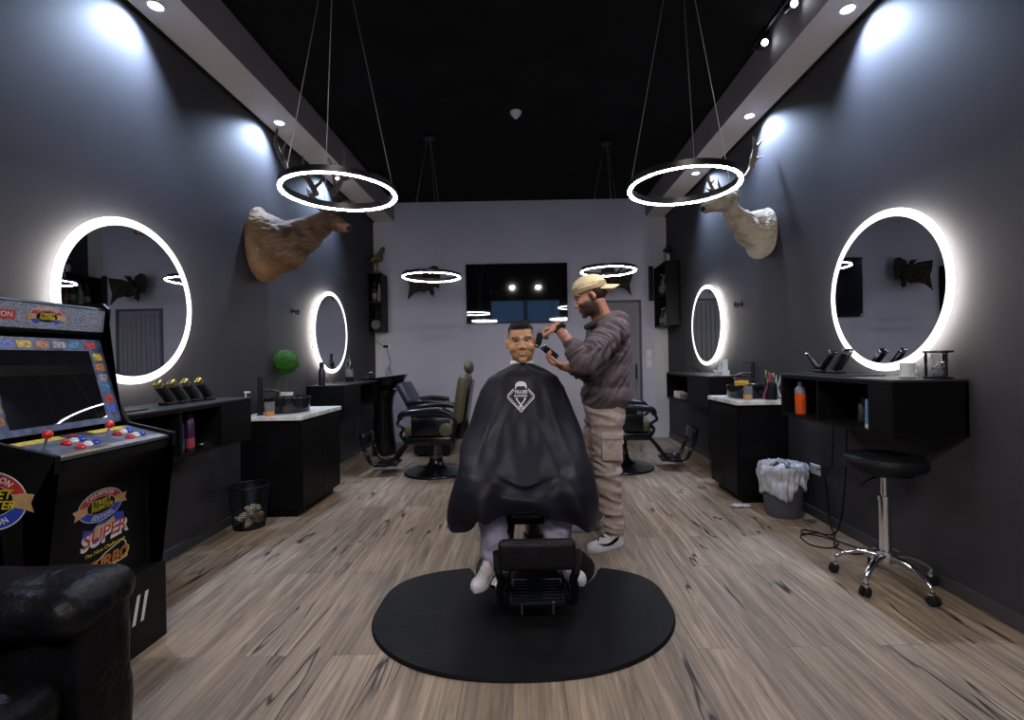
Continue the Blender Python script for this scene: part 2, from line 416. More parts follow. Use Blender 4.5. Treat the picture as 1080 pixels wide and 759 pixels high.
def pendant(x, y, z, label, cab):
    t = thing('ring_pendant_lamp', label, 'pendant lamp', (x, y, z), 0, 'round LED ring pendant lamps')
    R = .3
    def torus_rect(b, r0, r1, z0, z1, n=96):
        rg = []
        for k in range(n):
            a = 2*pi*k/n; c_, s_ = cos(a), sin(a)
            rg.append([b.verts.new((r*c_, r*s_, zz)) for r, zz in ((r0, z0), (r1, z0), (r1, z1), (r0, z1))])
        for k in range(n):
            A = rg[k]; C = rg[(k+1) % n]
            for q in range(4): b.faces.new((A[q], A[(q+1) % 4], C[(q+1) % 4], C[q]))
    b = B(); torus_rect(b, R-.022, R, 0, .036); obj('ring_frame', b, M_blackmetal, t)
    b = B(); n = 96; rg = []
    for k in range(n):
        a = 2*pi*k/n; rg.append([b.verts.new((r*cos(a), r*sin(a), zz)) for r, zz in ((R-.0185, -.0015), (R-.0175, .004), (R+.0005, .002), (R+.0005, -.0055), (R-.001, -.006))])
    for k in range(n):
        A = rg[k]; C = rg[(k+1) % n]
        for q in range(5): b.faces.new((A[q], A[(q+1) % 5], C[(q+1) % 5], C[q]))
    obj('led_ring', b, M_ledring, t)
    top = CEIL - z
    b = B(); lathe(b, [(0, top-.035), (.055, top-.035), (.06, top-.03), (.06, top), (0, top)], n=28); obj('ceiling_canopy', b, M_blackmetal, t)
    for a in cab:
        b = B(); cyl(b, ((R-.014)*cos(a), (R-.014)*sin(a), .03), (.02*cos(a), .02*sin(a), top-.03), .0022, n=6)
        obj('suspension_cable', b, M_cable, t)
    return t
M_cable = pm('steel_cable', (.5, .5, .5), .4, 1., var=.2, scale=300)
pendant(-1.0, 2.58, 2.135, 'large glowing ring pendant lamp in front of the brown deer head, upper left', (radians(3), radians(128), radians(232)))
pendant(.885, 2.62, 2.148, 'large glowing ring pendant lamp in front of the pale deer head, upper right', (radians(10), radians(176), radians(262)))
pendant(-.985, 5.0, 2.09, 'small far ring pendant lamp left of the television, in front of a mounted duck', (radians(60), radians(180), radians(300)))
pendant(.915, 5.2, 2.155, 'small far ring pendant lamp above the standing barber\'s cap', (radians(60), radians(180), radians(300)))
pendant(-.96, .0, 2.11, 'ring pendant lamp above the left of the camera', (0, 2.1, 4.2))
pendant(.9, .0, 2.11, 'ring pendant lamp above the right of the camera', (0, 2.1, 4.2))

def round_mirror(side, y, z, label):
    xw = WL if side < 0 else WR; s = -side       # s: direction into the room
    t = thing('round_mirror', label, 'mirror', (xw, y, z), 0 if s > 0 else pi, 'round backlit mirrors')
    R = .462; Ri = .418
    ro = Euler((0, pi/2, 0))
    b = B(); lathe(b, [(0, .001), (.30, .001), (.30, .044), (0, .044)], n=48, rot=ro); obj('mirror_bracket', b, M_white, t)
    b = B(); lathe(b, [(.405, .014), (.415, .014), (.415, .040), (.405, .040), (.405, .014)], n=72, rot=ro); obj('back_light_strip', b, M_mirror_back, t)
    b = B(); lathe(b, [(0, .045), (R-.003, .045), (R, .047), (R, .054), (Ri, .054), (Ri, .05), (0, .05)], n=96, rot=ro); obj('light_ring', b, M_mirror_led, t)
    b = B(); lathe(b, [(0, .0545), (Ri, .0545), (Ri, .0505), (0, .0505)], n=96, rot=ro); obj('mirror_glass', b, M_mirror, t, smooth=False)
    return t
M_mirror = pm('mirror_silver', (.62, .66, .7), .01, 1., var=.0)
round_mirror(-1, 2.67, 1.575, 'large round backlit mirror on the left wall behind the arcade machine')
round_mirror(1, 2.75, 1.57, 'large round backlit mirror on the right wall above the stool')
round_mirror(-1, 5.39, 1.55, 'small-looking far round backlit mirror on the left wall past the ball plant')
round_mirror(1, 5.46, 1.56, 'small-looking far round backlit mirror on the right wall near the back corner')

# ceiling track with spotlights, smoke detector
t = thing('track_light', 'black track with small round spotlights on the ceiling at the top right', 'ceiling light', (1.785, 3.2, CEIL))
b = B(); box2(b, (-.018, -.9, -.03), (.018, .45, 0), .003); obj('track_rail', b, M_blackmetal, t)
for yy in (.30, -.08, -.6):
    b = B(); cyl(b, (0, yy, -.03), (0, yy, -.06), .008); cyl(b, (0, yy+.04, -.07), (-.01, yy-.05, -.1), .028); h = obj('spot_head', b, M_blackmetal, t)
    b = B(); cyl(b, (-.01, yy-.052, -.1005), (-.0102, yy-.054, -.1012), .022); obj('spot_lens', b, M_down, h)
b = B(); lathe(b, [(0, -.06), (.02, -.058), (.028, -.045), (.045, -.03), (.055, -.012), (.055, 0), (0, 0)], n=28)
o = obj('smoke_detector', b, M_white, None, loc=(-.059, 4.55, CEIL)); tag(o, 'small white smoke detector in the middle of the black ceiling', 'smoke detector')
M_spot = pm('spot_lens', (.9, .9, .9), .5, var=0, emis=(1, .92, .85), estr=6)
for x, y in ((-.42, -1.3), (.42, -1.3)):
    t = thing('ceiling_spotlight', 'small round ceiling spotlight above the shop entrance', 'ceiling light', (x, y, CEIL), 0, 'entrance spotlights')
    b = B(); lathe(b, [(0, -.05), (.04, -.05), (.045, -.04), (.045, 0), (0, 0)], n=24); obj('spot_housing', b, M_blackmetal, t)
    b = B(); lathe(b, [(0, -.052), (.034, -.052), (.034, -.0502), (0, -.0502)], n=24); obj('spot_lens', b, M_spot, t)
    l = bpy.data.lights.new('entrance_lamp', 'SPOT'); l.energy = 260; l.spot_size = radians(115); l.spot_blend = .8; l.shadow_soft_size = .05; l.color = (1, .9, .8)
    o = bpy.data.objects.new('entrance_lamp', l); COL.objects.link(o); o.parent = t; o.location = (0, 0, -.06)
    o.rotation_euler = V((0, .75, -1)).to_track_quat('-Z', 'Y').to_euler()

# television
t = thing('wall_mounted_television', 'large flat black television on the back wall behind the seated client', 'television', (-.125, YB-.05, 2.19))
b = B(); box2(b, (-.755, -.012, -.44), (.755, .02, .44), .004); obj('television_case', b, M_blackmetal, t)
M_screen = pm('glossy_screen', (.004, .004, .005), .03, var=0, spec=1.)
b = B(); box2(b, (-.745, -.0135, -.43), (.745, -.0115, .43)); obj('screen', b, M_screen, t, False)
b = B(); box2(b, (-.2, .02, -.15), (.2, .05, .15)); obj('wall_bracket', b, M_blackmetal, t, False)

# world: dim dusk outside the shop windows
w = bpy.data.worlds.new('World'); S.world = w; w.use_nodes = True
bg = w.node_tree.nodes['Background']; bg.inputs['Color'].default_value = (.28, .5, .9, 1); bg.inputs['Strength'].default_value = .95

cam = bpy.data.cameras.new('Camera'); co = bpy.data.objects.new('Camera', cam); COL.objects.link(co)
cam.sensor_fit = 'HORIZONTAL'; cam.sensor_width = 36; cam.lens = 36*FOC/1080
cam.shift_x = -(VPX-540)/1080; cam.shift_y = (VPY-379.5)/1080; cam.clip_start = .05
r_, u_ = V((cos(ROLL), 0, -sin(ROLL))), V((sin(ROLL), 0, cos(ROLL)))
Mc = Matrix(((r_.x, u_.x, 0, 0), (r_.y, u_.y, -1, 0), (r_.z, u_.z, 0, EYE), (0, 0, 0, 1)))
co.matrix_world = Mc
S.camera = co
S.view_settings.view_transform = 'Standard'; S.view_settings.look = 'None'; S.view_settings.gamma = 1; S.view_settings.use_curve_mapping = False
S.view_settings.exposure = -.12
S.cycles.use_denoising = True; S.cycles.max_bounces = 8; S.cycles.sample_clamp_indirect = 6
# ================================================================ barber chairs (front of the chair is local -Y)
def barber_chair(label, M_up, M_fr, loc, rotz, full=True, lift=0., head=True, ax=.30, ay=1.):
    t = thing('barber_chair', label, 'barber chair', loc, rotz)
    L = lift
    b = B(); lathe(b, [(0, 0), (.34, 0), (.345, .012), (.34, .022), (.27, .035), (.17, .055), (.1, .085), (.075, .12), (.07, .16), (0, .16)], n=56); obj('base_plate', b, M_fr, t)
    b = B(); cyl(b, (0, 0, .15), (0, 0, .34+L), .055, n=28); cyl(b, (0, 0, .15), (0, 0, .2), .068, n=28); obj('hydraulic_column', b, M_chrome_dark, t)
    b = B(); box2(b, (-.26, -.27, .34+L), (.26, .25, .42+L), .02); box2(b, (-.2, -.3, .37+L), (.2, -.25, .43+L), .015); obj('seat_frame', b, M_fr, t)
    b = B(); box2(b, (-.245, -.29, .42+L), (.245, .22, .55+L), .05); obj('seat_cushion', b, M_up, t)
    # backrest, tilted back
    tilt = Euler((radians(-9), 0, 0))
    b = B(); box(b, (0, .30, .80+L), (.44, .12, .52), .055, tilt, 4); obj('backrest', b, M_up, t)
    b = B(); box(b, (0, .365, .78+L), (.36, .04, .44), .015, tilt); box2(b, (-.05, .22, .36+L), (.05, .36, .62+L), .01); obj('back_frame', b, M_fr, t)
    if head:
      b = B(); ell(b, (0, .375, 1.13+L), (.135, .055, .072)); h = obj('headrest', b, M_up, t)
      b = B(); cyl(b, (-.03, .385, .98+L), (-.03, .385, 1.12+L), .009, n=10); cyl(b, (.03, .385, .98+L), (.03, .385, 1.12+L), .009, n=10); obj('headrest_post', b, M_chrome, t)
    for s in (-1, 1):
        if full:
            b = B(); stube(b, [(s*ax, .22, .66+L), (s*ax, .1, .70+L), (s*ax, -.1, .69+L), (s*ax, -.27*ay, .67+L), (s*ax, -.31*ay, .62+L)], [.03, .036, .036, .034, .028], 12, 6, 1.); obj('armrest', b, M_fr, t)
            b = B(); stube(b, [(s*ax, -.3*ay, .63+L), (s*(ax+.005), -.33*ay, .57+L), (s*ax, -.27*ay, .52+L), (s*ax, -.3*ay, .46+L), (s*.28, -.26, .38+L)], .016, 10); obj('arm_support', b, M_fr, t)
            b = B(); stube(b, [(s*ax, .2, .66+L), (s*ax, .26, .58+L), (s*.28, .22, .4+L)], .016, 10); obj('arm_support', b, M_fr, t)
            b = B(); box2(b, (s*(ax-.03)-.012, -.2, .44+L), (s*(ax-.03)+.012, .2, .62+L), .01); obj('side_panel', b, M_fr, t)
        b = B(); lathe(b, [(0, -.014), (.06, -.014), (.07, -.006), (.07, .006), (.055, .014), (0, .014)], (s*.285, .16, .5+L), 28, Euler((0, pi/2, 0))); obj('side_roundel', b, M_up, t)
    # footrest
    for s in (-1, 1):
        b = B(); stube(b, [(s*.12, -.25, .38+L), (s*.135, -.36, .26), (s*.14, -.44, .15), (s*.14, -.5, .115), (s*.145, -.58, .115), (s*.155, -.655, .14), (s*.165, -.69, .21), (s*.155, -.71, .26), (s*.165, -.735, .31), (s*.17, -.75, .4)], .019, 10)
        obj('footrest_arm', b, M_fr, t)
    b = B(); box2(b, (-.13, -.63, .095), (.13, -.40, .125), .008)
    for k in range(7): box2(b, (-.115, -.615+k*.03, .125), (.115, -.605+k*.03, .13), .002)
    box2(b, (-.185, -.61, .10), (-.13, -.48, .13), .006); box2(b, (.13, -.61, .10), (.185, -.48, .13), .006)
    obj('foot_plate', b, M_fr, t)
    for s in (-1, 1):
        b = B(); cyl(b, (s*.07, -.645, .08), (s*.07, -.645, .13), .006, n=10); obj('plate_bolt', b, M_chrome, t)
    b = B(); box(b, (0, -.745, .385), (.33, .06, .13), .022, Euler((radians(8), 0, 0)), 3)
    p = obj('calf_pad', b, M_up if M_up is not M_olive else M_fr, t)
    b = B(); cyl(b, (.2, .05, .36+L), (.30, -.02, .38+L), .009, n=10); ell(b, (.302, -.022, .382+L), (.018, .018, .018)); obj('pump_lever', b, M_chrome_dark, t)
    return t
M_chrome_dark = pm('dark_chrome', (.12, .12, .13), .2, 1., var=.1)
barber_chair('barber chair under the caped client, standing in the notch of the black mat', M_leather, M_dark_chair, (.03, 2.76, 0), 0, head=False, ax=.248, ay=.62)
barber_chair('olive and black barber chair facing left, in front of the back wall', M_olive, M_dark_chair, (-1.0, 5.15, 0), -pi/2)
barber_chair('olive and black barber chair facing right, half hidden behind the standing barber', M_olive, M_dark_chair, (1.03, 5.2, 0), radians(84))

# black anti-fatigue mat with a round notch
b = B()
out = []
import itertools
n = 150
cx_, cyy, a_, bf, bb = -.035, 2.31, .71, .525, .445
for k in range(n):
    th = 2*pi*k/n; c_, s_ = cos(th), sin(th)
    e = .86
    x = cx_ + a_*math.copysign(abs(c_)**e, c_)
    y = cyy + ((bb if s_ > 0 else bf)*math.copysign(abs(s_)**(.55 if s_ > 0 else 1), s_))
    d = sqrt((x-.03)**2+(y-2.76)**2)
    if d < .36:                     # the notch hugs the chair base
        y = 2.76 - sqrt(max(0, .36**2-(x-.03)**2))
    out.append((x, y))
top = [b.verts.new((x, y, .016)) for x, y in out]
inn = [b.verts.new((cx_+(x-cx_)*1.012, cyy+(y-cyy)*1.012, .002)) for x, y in out]
for k in range(n): b.faces.new((inn[k], inn[(k+1) % n], top[(k+1) % n], top[k]))
f1 = b.faces.new(top); b.faces.new(list(reversed(inn)))
bmesh.ops.triangulate(b, faces=[f for f in b.faces if len(f.verts) > 4])
M_mat = pm('mat_foam', (.006, .006, .007), .55, var=.35, scale=5, bump=.2, bscale=90, spec=.12)
o = obj('floor_mat', b, M_mat, None, False); tag(o, 'black crescent shaped foam mat on the wood floor in front of the barber chair', 'mat')

# ================================================================ wall shelves
def shelf(side, y0, y1, z0, z1, xf, open_rng, label, panels):
    """carcass against a side wall; open_rng: list of (y0,y1) open compartments, the rest closed"""
    xw = WL if side < 0 else WR
    t = thing('wall_shelf', label, 'wall shelf', (xw, (y0+y1)/2, z0)); ox, oy, oz = xw, (y0+y1)/2, z0
    lo = (min(xw, xf)-ox, y0-oy, 0); hi = (max(xw, xf)-ox, y1-oy, z1-z0)
    b = B(); th_ = .018
    shell_of_box(b, lo, hi, th_, '+X' if side < 0 else '-X')
    for yy in panels: box2(b, (lo[0]+th_, yy-oy-.009, th_), (hi[0]-(0 if side < 0 else 0), yy-oy+.009, z1-z0-th_))
    obj('carcass', b, M_black, t, False)
    b = B(); box2(b, (lo[0], lo[1]-.006, z1-z0), (hi[0] + (.006 if side < 0 else 0), hi[1]+.006, z1-z0+.012), .003); obj('top_board', b, M_shelftop, t, False)
    for (a, c) in open_rng:     # closed fronts
        xx = hi[0] if side < 0 else lo[0]
        b = B(); box2(b, (xx-.018 if side < 0 else xx, a-oy+.004, th_+.002), (xx if side < 0 else xx+.018, c-oy-.004, z1-z0-th_-.002), .002)
        dr = obj('drawer_front', b, M_black, t, False)
    return t
M_shelftop = pm('shelf_top_laminate', (.03, .03, .033), .35, var=.15, scale=12)
shelf(-1, 2.25, 3.26, .70, .975, -1.9, [(2.95, 3.25)], 'black open wall shelf on the left wall beneath the large mirror', [2.60, 2.95])
shelf(1, 2.28, 3.28, .80, 1.07, 1.757, [(2.29, 2.45)], 'black open wall shelf on the right wall above the stool', [2.45, 2.9])
shelf(-1, 4.86, 5.95, .70, .965, -1.88, [(4.87, 5.35)], 'black wall shelf on the left wall under the far mirror, with a tall dark bottle', [5.35])
shelf(1, 4.58, 5.97, .69, 1.0, 1.76, [(4.6, 5.2)], 'black wall shelf on the right wall under the far mirror, with a phone tripod', [5.2])

# ================================================================ vanity cabinets
def vanity(side, y0, y1, xf, ztop, label):
    xw = WL if side < 0 else WR; ox, oy = xw, (y0+y1)/2
    t = thing('vanity_cabinet', label, 'cabinet', (ox, oy, 0))
    xs = (.002, xf-xw) if side < 0 else (xf-xw, -.002)
    b = B(); box2(b, (xs[0], y0-oy, .06), (xs[1], y1-oy, ztop-.035), .003); box2(b, (xs[0]+(0 if side < 0 else .04), y0-oy+.03, 0), (xs[1]-(.04 if side < 0 else 0), y1-oy-.03, .06)); obj('cabinet_body', b, M_black, t, False)
    xx = xf-xw
    for (a, c) in ((y0-oy+.006, -.004), (.004, y1-oy-.006)):
        b = B(); x0_, x1_ = (xx, xx+.018) if side < 0 else (xx-.018, xx)
        box2(b, (x0_, a, .07), (x1_, c, ztop-.06), .003); dd = obj('cabinet_door', b, M_black, t, False)
    b = B(); box2(b, (xs[0]-(0 if side < 0 else .03), y0-oy-.025, ztop-.034), (xs[1]+(.03 if side < 0 else 0), y1-oy+.02, ztop), .003); obj('marble_worktop', b, M_marble, t, False)
    return t
vanity(-1, 3.72, 4.47, -1.79, .80, 'black vanity cabinet with pale marble top under the ball plant, left wall')
vanity(1, 3.86, 4.42, 1.72, .84, 'black vanity cabinet with pale marble top beside the lined bin, right wall')

def basin(x, y, z, r, h, label, sy=1.):
    M_basin = pm('black_ceramic', (.008, .008, .009), .16, var=.1)
    b = B(); lathe(b, [(0, 0), (r*.86, 0), (r*.92, .01), (r, h), (r-.008, h+.003), (r-.018, h-.003), (r*.82, .03), (0, .022)], n=56, sy=sy)
    k = obj('round_basin', b, M_basin, None, loc=(x, y, z)); tag(k, label, 'washbasin'); return k
basin(-2.035, 4.03, .80, .185, .125, 'round black basin on the left marble worktop in front of the ball plant')
basin(1.93, 4.17, .84, .17, .11, 'round black basin on the right marble worktop behind the brush cup')
# tap
def tap(x, y, z, label, s):
    t = thing('basin_tap', label, 'tap', (x, y, z))
    b = B(); cyl(b, (0, 0, 0), (0, 0, .29), .019, n=20); cyl(b, (0, 0, 0), (0, 0, .008), .028, n=20); obj('tap_body', b, M_blackmetal, t)
    b = B(); stube(b, [(0, 0, .2), (s*.07, .02, .2), (s*.12, .035, .185), (s*.135, .04, .165)], .011, 12); obj('tap_spout', b, M_blackmetal, t)
    b = B(); cyl(b, (0, 0, .292), (0, 0, .31), .017, n=20); cyl(b, (0, 0, .302), (s*.09, .02, .306), .006, n=10); obj('tap_lever', b, M_blackmetal, t)
tap(-2.14, 3.80, .80, 'tall black tap beside the round basin on the left worktop', 1)
tap(2.09, 4.385, .84, 'black tap beside the round basin on the right worktop', -1)

# ball plant
t = thing('topiary_plant', 'green ball topiary plant in a white pot behind the left basin', 'plant', (-2.185, 4.30, .80))
b = B(); lathe(b, [(0, 0), (.045, 0), (.056, .135), (.06, .15), (.054, .15), (.05, .135), (0, .13)], n=28); obj('plant_pot', b, pm('cream_pot', (.62, .57, .5), .5), t)
M_leaf = pm('topiary_leaf', (.030, .115, .010), .6, var=.75, scale=110, spec=.2)
b = B(); stube(b, [(0, 0, .13), (.006, .0, .22), (-.005, .004, .30), (0, 0, .38)], [.006, .005, .005, .005], 8); obj('plant_stem', b, pm('stem_bark', (.08, .055, .03), .8), t)
b = B(); rnd = random.Random(3)
ell(b, (0, 0, .42), (.088, .088, .088), u=16, v=10)
for i in range(1500):
    z = 1-2*(i+.5)/1500; a = i*2.39996; r = sqrt(1-z*z)
    d = V((r*cos(a), r*sin(a), z)); c = V((0, 0, .42)) + d*(.098+rnd.random()*.016)
    u, v = frame_of(d); tw = rnd.random()*6.28; u2 = u*cos(tw)+v*sin(tw); v2 = d.cross(u2)
    tip = c + u2*.009 + d*.007; l_ = c - u2*.006 + v2*.0045; r2_ = c - u2*.006 - v2*.0045; m_ = c + d*.003
    vs = [b.verts.new(q) for q in (l_, m_+v2*.004, tip, m_-v2*.004, r2_)]
    b.faces.new((vs[0], vs[1], vs[2])); b.faces.new((vs[2], vs[3], vs[4])); b.faces.new((vs[0], vs[2], vs[4]))
obj('leaf_ball', b, M_leaf, t, False)

# ================================================================ small things, left side
def simple(name, label, cat, loc, parts, group=None, rotz=0):
    t = thing(name, label, cat, loc, rotz, group)
    for (n_, fn, m) in parts:
        b = B(); fn(b); obj(n_, b, m, t)
    return t
M_amber = pm('amber_glass', (.55, .22, .05), .15, var=.2)
M_greyglass = pm('grey_glass', (.2, .2, .21), .1, var=.05, alpha=.75)
simple('tumbler_glass', 'amber bottomed tumbler on the near edge of the left worktop', 'glass', (-2.03, 3.735, .80), [
    ('glass_wall', lambda b: lathe(b, [(.036, .041), (.04, .11), (.038, .11), (.034, .041), (.036, .041)], n=24), M_greyglass),
    ('amber_filling', lambda b: lathe(b, [(0, .0), (.033, .0), (.036, .04), (0, .04)], n=24), M_amber)])
simple('pump_bottle', 'small dark pump bottle with a white label at the wall end of the left worktop', 'bottle', (-2.215, 3.732, .80), [
    ('bottle_body', lambda b: lathe(b, [(0, 0), (.03, 0), (.032, .01), (.032, .12), (.02, .14), (.012, .15), (0, .15)], n=20), M_blackmetal),
    ('bottle_label', lambda b: lathe(b, [(.0325, .05), (.0325, .09), (.0318, .09), (.0318, .05), (.0325, .05)], n=20), M_white),
    ('pump_head', lambda b: (cyl(b, (0, 0, .15), (0, 0, .19), .005, n=8), box2(b, (-.01, -.008, .185), (.035, .008, .198), .003)), M_white)])
simple('spray_bottle', 'tall dark spray bottle at the near end of the far left shelf', 'bottle', (-2.13, 4.93, .977), [
    ('bottle_body', lambda b: lathe(b, [(0, 0), (.032, 0), (.034, .01), (.034, .14), (.026, .165), (.02, .18), (0, .18)], n=20), pm('plum_plastic', (.02, .012, .03), .3)),
    ('bottle_cap', lambda b: lathe(b, [(0, .18), (.024, .18), (.022, .235), (.01, .24), (0, .24)], n=20), M_blackmetal)])
t = simple('tall_bottle', 'dark glass bottle with a narrow neck on the far left shelf right of the mirror', 'bottle', (-2.1, 5.62, .977), [
    ('bottle_body', lambda b: lathe(b, [(0, 0), (.042, 0), (.045, .01), (.045, .19), (.03, .235), (.016, .26), (.015, .31), (0, .31)], n=24), pm('dark_green_glass', (.006, .01, .01), .12)),
    ('bottle_label', lambda b: lathe(b, [(.0455, .06), (.0455, .15), (.0448, .15), (.0448, .06), (.0455, .06)], n=24), pm('grey_label', (.12, .12, .13), .6)),
    ('bottle_cap', lambda b: lathe(b, [(0, .31), (.018, .31), (.018, .335), (0, .335)], n=16), M_chrome_dark)])
simple('round_brush', 'black round hairbrush lying at the far end of the far left shelf', 'brush', (-2.0, 5.86, .99), [
    ('brush_head', lambda b: ell(b, (0, 0, .014), (.05, .035, .024)), M_rubber),
    ('brush_handle', lambda b: capsule(b, (-.03, -.03, .0), .01, (-.1, -.1, -.0), .009), M_blackmetal)])

# hair clippers standing on the near left shelf
def clipper_mesh(mats, t):
    b = B(); R0 = Euler((radians(42), 0, 0))
    box(b, (0, -.012, .066), (.045, .042, .13), .012, R0, 3); obj('clipper_body', b, M_blackmetal, t)
    b = B(); box(b, V((0, -.012, .066))+R0.to_matrix() @ V((0, 0, .078)), (.03, .044, .03), .004, R0); obj('clipper_blade', b, mats, t)
    b = B(); box2(b, (-.028, -.03, 0), (.028, .06, .018), .005); obj('charging_stand', b, M_blackmetal, t)
for i, (y, lb) in enumerate(((2.50, 'nearest black and gold hair clipper on the left shelf, by the arcade machine'), (2.60, 'second black and gold hair clipper in the row on the left shelf'), (2.71, 'third black and gold hair clipper in the row on the left shelf'), (2.83, 'farthest black and gold hair clipper in the row on the left shelf'))):
    t = thing('hair_clipper', lb, 'hair clipper', (-2.06, y+.21, .988), 0, 'clippers on the left shelf')
    clipper_mesh(M_gold, t)
def aerosol(x, y, z, col1, col2, h, label, grp=None):
    simple('spray_can', label, 'spray can', (x, y, z), [
        ('can_body', lambda b: lathe(b, [(0, 0), (.026, 0), (.027, .006), (.027, h), (.02, h+.014), (0, h+.014)], n=24), pm('can_paint', col1, .3, .3, var=.4, scale=30)),
        ('can_band', lambda b: lathe(b, [(.0274, .02), (.0274, h*.45), (.0268, h*.45), (.0268, .02), (.0274, .02)], n=24), pm('can_band_paint', col2, .3, var=.6, scale=60)),
        ('can_cap', lambda b: lathe(b, [(0, h+.012), (.019, h+.012), (.019, h+.04), (.014, h+.046), (0, h+.046)], n=20), M_blackmetal)])
aerosol(-1.96, 2.66, .718, (.01, .03, .07), (.012, .10, .14), .16, 'slim blue spray can in the near left shelf')
aerosol(-1.96, 2.745, .718, (.04, .01, .05), (.28, .05, .07), .17, 'purple and red spray can in the near left shelf, right of the blue one')
o = B(); lathe(o, [(0, 0), (.045, 0), (.055, .014), (.052, .014), (.043, .004), (0, .004)], n=28); o = obj('small_dish', o, M_chrome, None, loc=(-1.97, 2.9, .7185)); tag(o, 'small chrome dish lying in the near left shelf beside the drawer', 'dish')
b = B(); box2(b, (-.1, -.14, 0), (.09, .14, .008), .003)
o = obj('tool_tray', b, M_blackmetal, None, loc=(-2.06, 2.33, .988)); tag(o, 'flat black tool tray on the left shelf under the mirror', 'tray')
t = thing('scissors', 'pair of black handled scissors lying on the left shelf tray', 'scissors', (-2.05, 2.34, .997), .4)
b = B(); tube(b, smooth_path([(0.016*cos(a), -.07+.02*sin(a), .004) for a in [i*pi/4 for i in range(8)]], 3, True), .003, 6, closed=True); tube(b, smooth_path([(.03+.014*cos(a), -.068+.02*sin(a), .004) for a in [i*pi/4 for i in range(8)]], 3, True), .003, 6, closed=True); obj('finger_loops', b, M_blackmetal, t)
b = B(); box(b, (.014, .02, .004), (.008, .13, .003), .001, Euler((0, 0, .06))); box(b, (.02, .02, .006), (.008, .13, .003), .001, Euler((0, 0, -.05))); obj('blades', b, M_chrome, t)

# mesh waste bin, left
t = thing('mesh_waste_bin', 'round black wire mesh waste bin on the floor in front of the left vanity', 'bin', (-2.09, 3.54, 0))
b = B(); r0, r1, hh = .105, .135, .31
for k in range(44):
    a = 2*pi*k/44; tube(b, [(r0*cos(a), r0*sin(a), .006), (r1*cos(a), r1*sin(a), hh)], .0015, 4)
for k in range(18):
    z = .01+k*hh/18; r = r0+(r1-r0)*z/hh; tube(b, [(r*cos(2*pi*q/36), r*sin(2*pi*q/36), z) for q in range(36)], .0014, 4, closed=True)
obj('mesh_wall', b, M_blackmetal, t, False)
b = B(); tube(b, [(r1*cos(2*pi*q/40), r1*sin(2*pi*q/40), hh) for q in range(40)], .006, 8, closed=True); obj('bin_rim', b, M_blackmetal, t)
b = B(); lathe(b, [(0, 0), (r0, 0), (r0, .012), (0, .012)], n=36); obj('bin_base', b, M_blackmetal, t)
M_trash = pm('crumpled_paper', (.3, .24, .16), .8, var=.7, scale=20)
me_b = B(); rnd = random.Random(5)
for k in range(16):
    c = V((rnd.uniform(-.06, .06), rnd.uniform(-.06, .06), .03+rnd.random()*.12)); ell(me_b, c, (rnd.uniform(.02, .04), rnd.uniform(.02, .04), rnd.uniform(.015, .03)), Euler((rnd.random()*3, rnd.random()*3, 0)), 10, 6)
for v in me_b.verts: v.co += noise.noise_vector(v.co*60)*.008
o = obj('crumpled_waste', me_b, M_trash, None, False, loc=(-2.09, 3.54, .0)); tag(o, 'crumpled paper and wrappers inside the black mesh bin', 'rubbish', kind='stuff')

# ================================================================ right side things
# grey bin with liner
t = thing('waste_bin', 'grey plastic waste bin lined with a translucent bag beside the right vanity', 'bin', (1.93, 3.60, 0))
M_binp = pm('dark_grey_plastic', (.07, .075, .09), .45, var=.1)
b = B(); lathe(b, [(0, 0), (.12, 0), (.128, .012), (.155, .34), (.16, .345), (.16, .355), (.15, .35), (.122, .02), (0, .02)], n=48); obj('bin_body', b, M_binp, t)
M_bag = pm('white_bin_liner', (.42, .43, .48), .4, var=.25, scale=14, bump=.5, bscale=30)
bg_ = B(); n = 96; rings = []
for j in range(15):
    u = j/14; ring = []
    for k in range(n):
        a = 2*pi*k/n
        rag = .10 + .09*noise.noise(V((cos(a)*2.2, sin(a)*2.2, .3))) + .10*max(0, cos(a-radians(215)))
        if u < .3: z = .30+.07*(u/.3); r = .140+.012*u/.3
        elif u < .42: z = .37+.018*sin((u-.3)/.12*pi); r = .152+.02*(u-.3)/.12
        else: z = .37-(u-.42)/.58*(rag+.02); r = .172-.012*(u-.42)/.58
        nn = noise.noise(V((cos(a)*7, sin(a)*7, u*4)))
        r += .022*nn + (.006*sin(a*23+u*3)); z += .012*noise.noise(V((cos(a)*9, sin(a)*9, u*6+3)))
        ring.append(bg_.verts.new((r*cos(a), r*sin(a), z)))
    rings.append(ring)
for A, C in zip(rings[:-1], rings[1:]):
    for k in range(n): bg_.faces.new((A[k], A[(k+1) % n], C[(k+1) % n], C[k]))
lo = obj('bin_liner', bg_, M_bag, t); sm = lo.modifiers.new('s', 'SOLIDIFY'); sm.thickness = .001
b = B(); rnd = random.Random(8)
for k in range(9):
    a = rnd.random()*6.28; c = V((cos(a)*.09, sin(a)*.09, .36+rnd.random()*.02)); ell(b, c, (.045, .035, .022), Euler((rnd.random(), rnd.random(), a)), 12, 8)
for v in b.verts: v.co += noise.noise_vector(v.co*50)*.012
obj('liner_scrunch', b, M_bag, t, False)
b = B(); ell(b, (0, 0, .016), (.05, .03, .016), u=16, v=8); ell(b, (.06, .0, .012), (.05, .018, .011), u=16, v=8)
for v in b.verts: v.co += noise.noise_vector(v.co*45)*.004; v.co.z = max(v.co.z, .001)
o = obj('crumpled_tissue', b, M_bag, None, False, loc=(1.66, 3.78, 0)); tag(o, 'white crumpled tissue on the floor left of the lined bin', 'tissue')
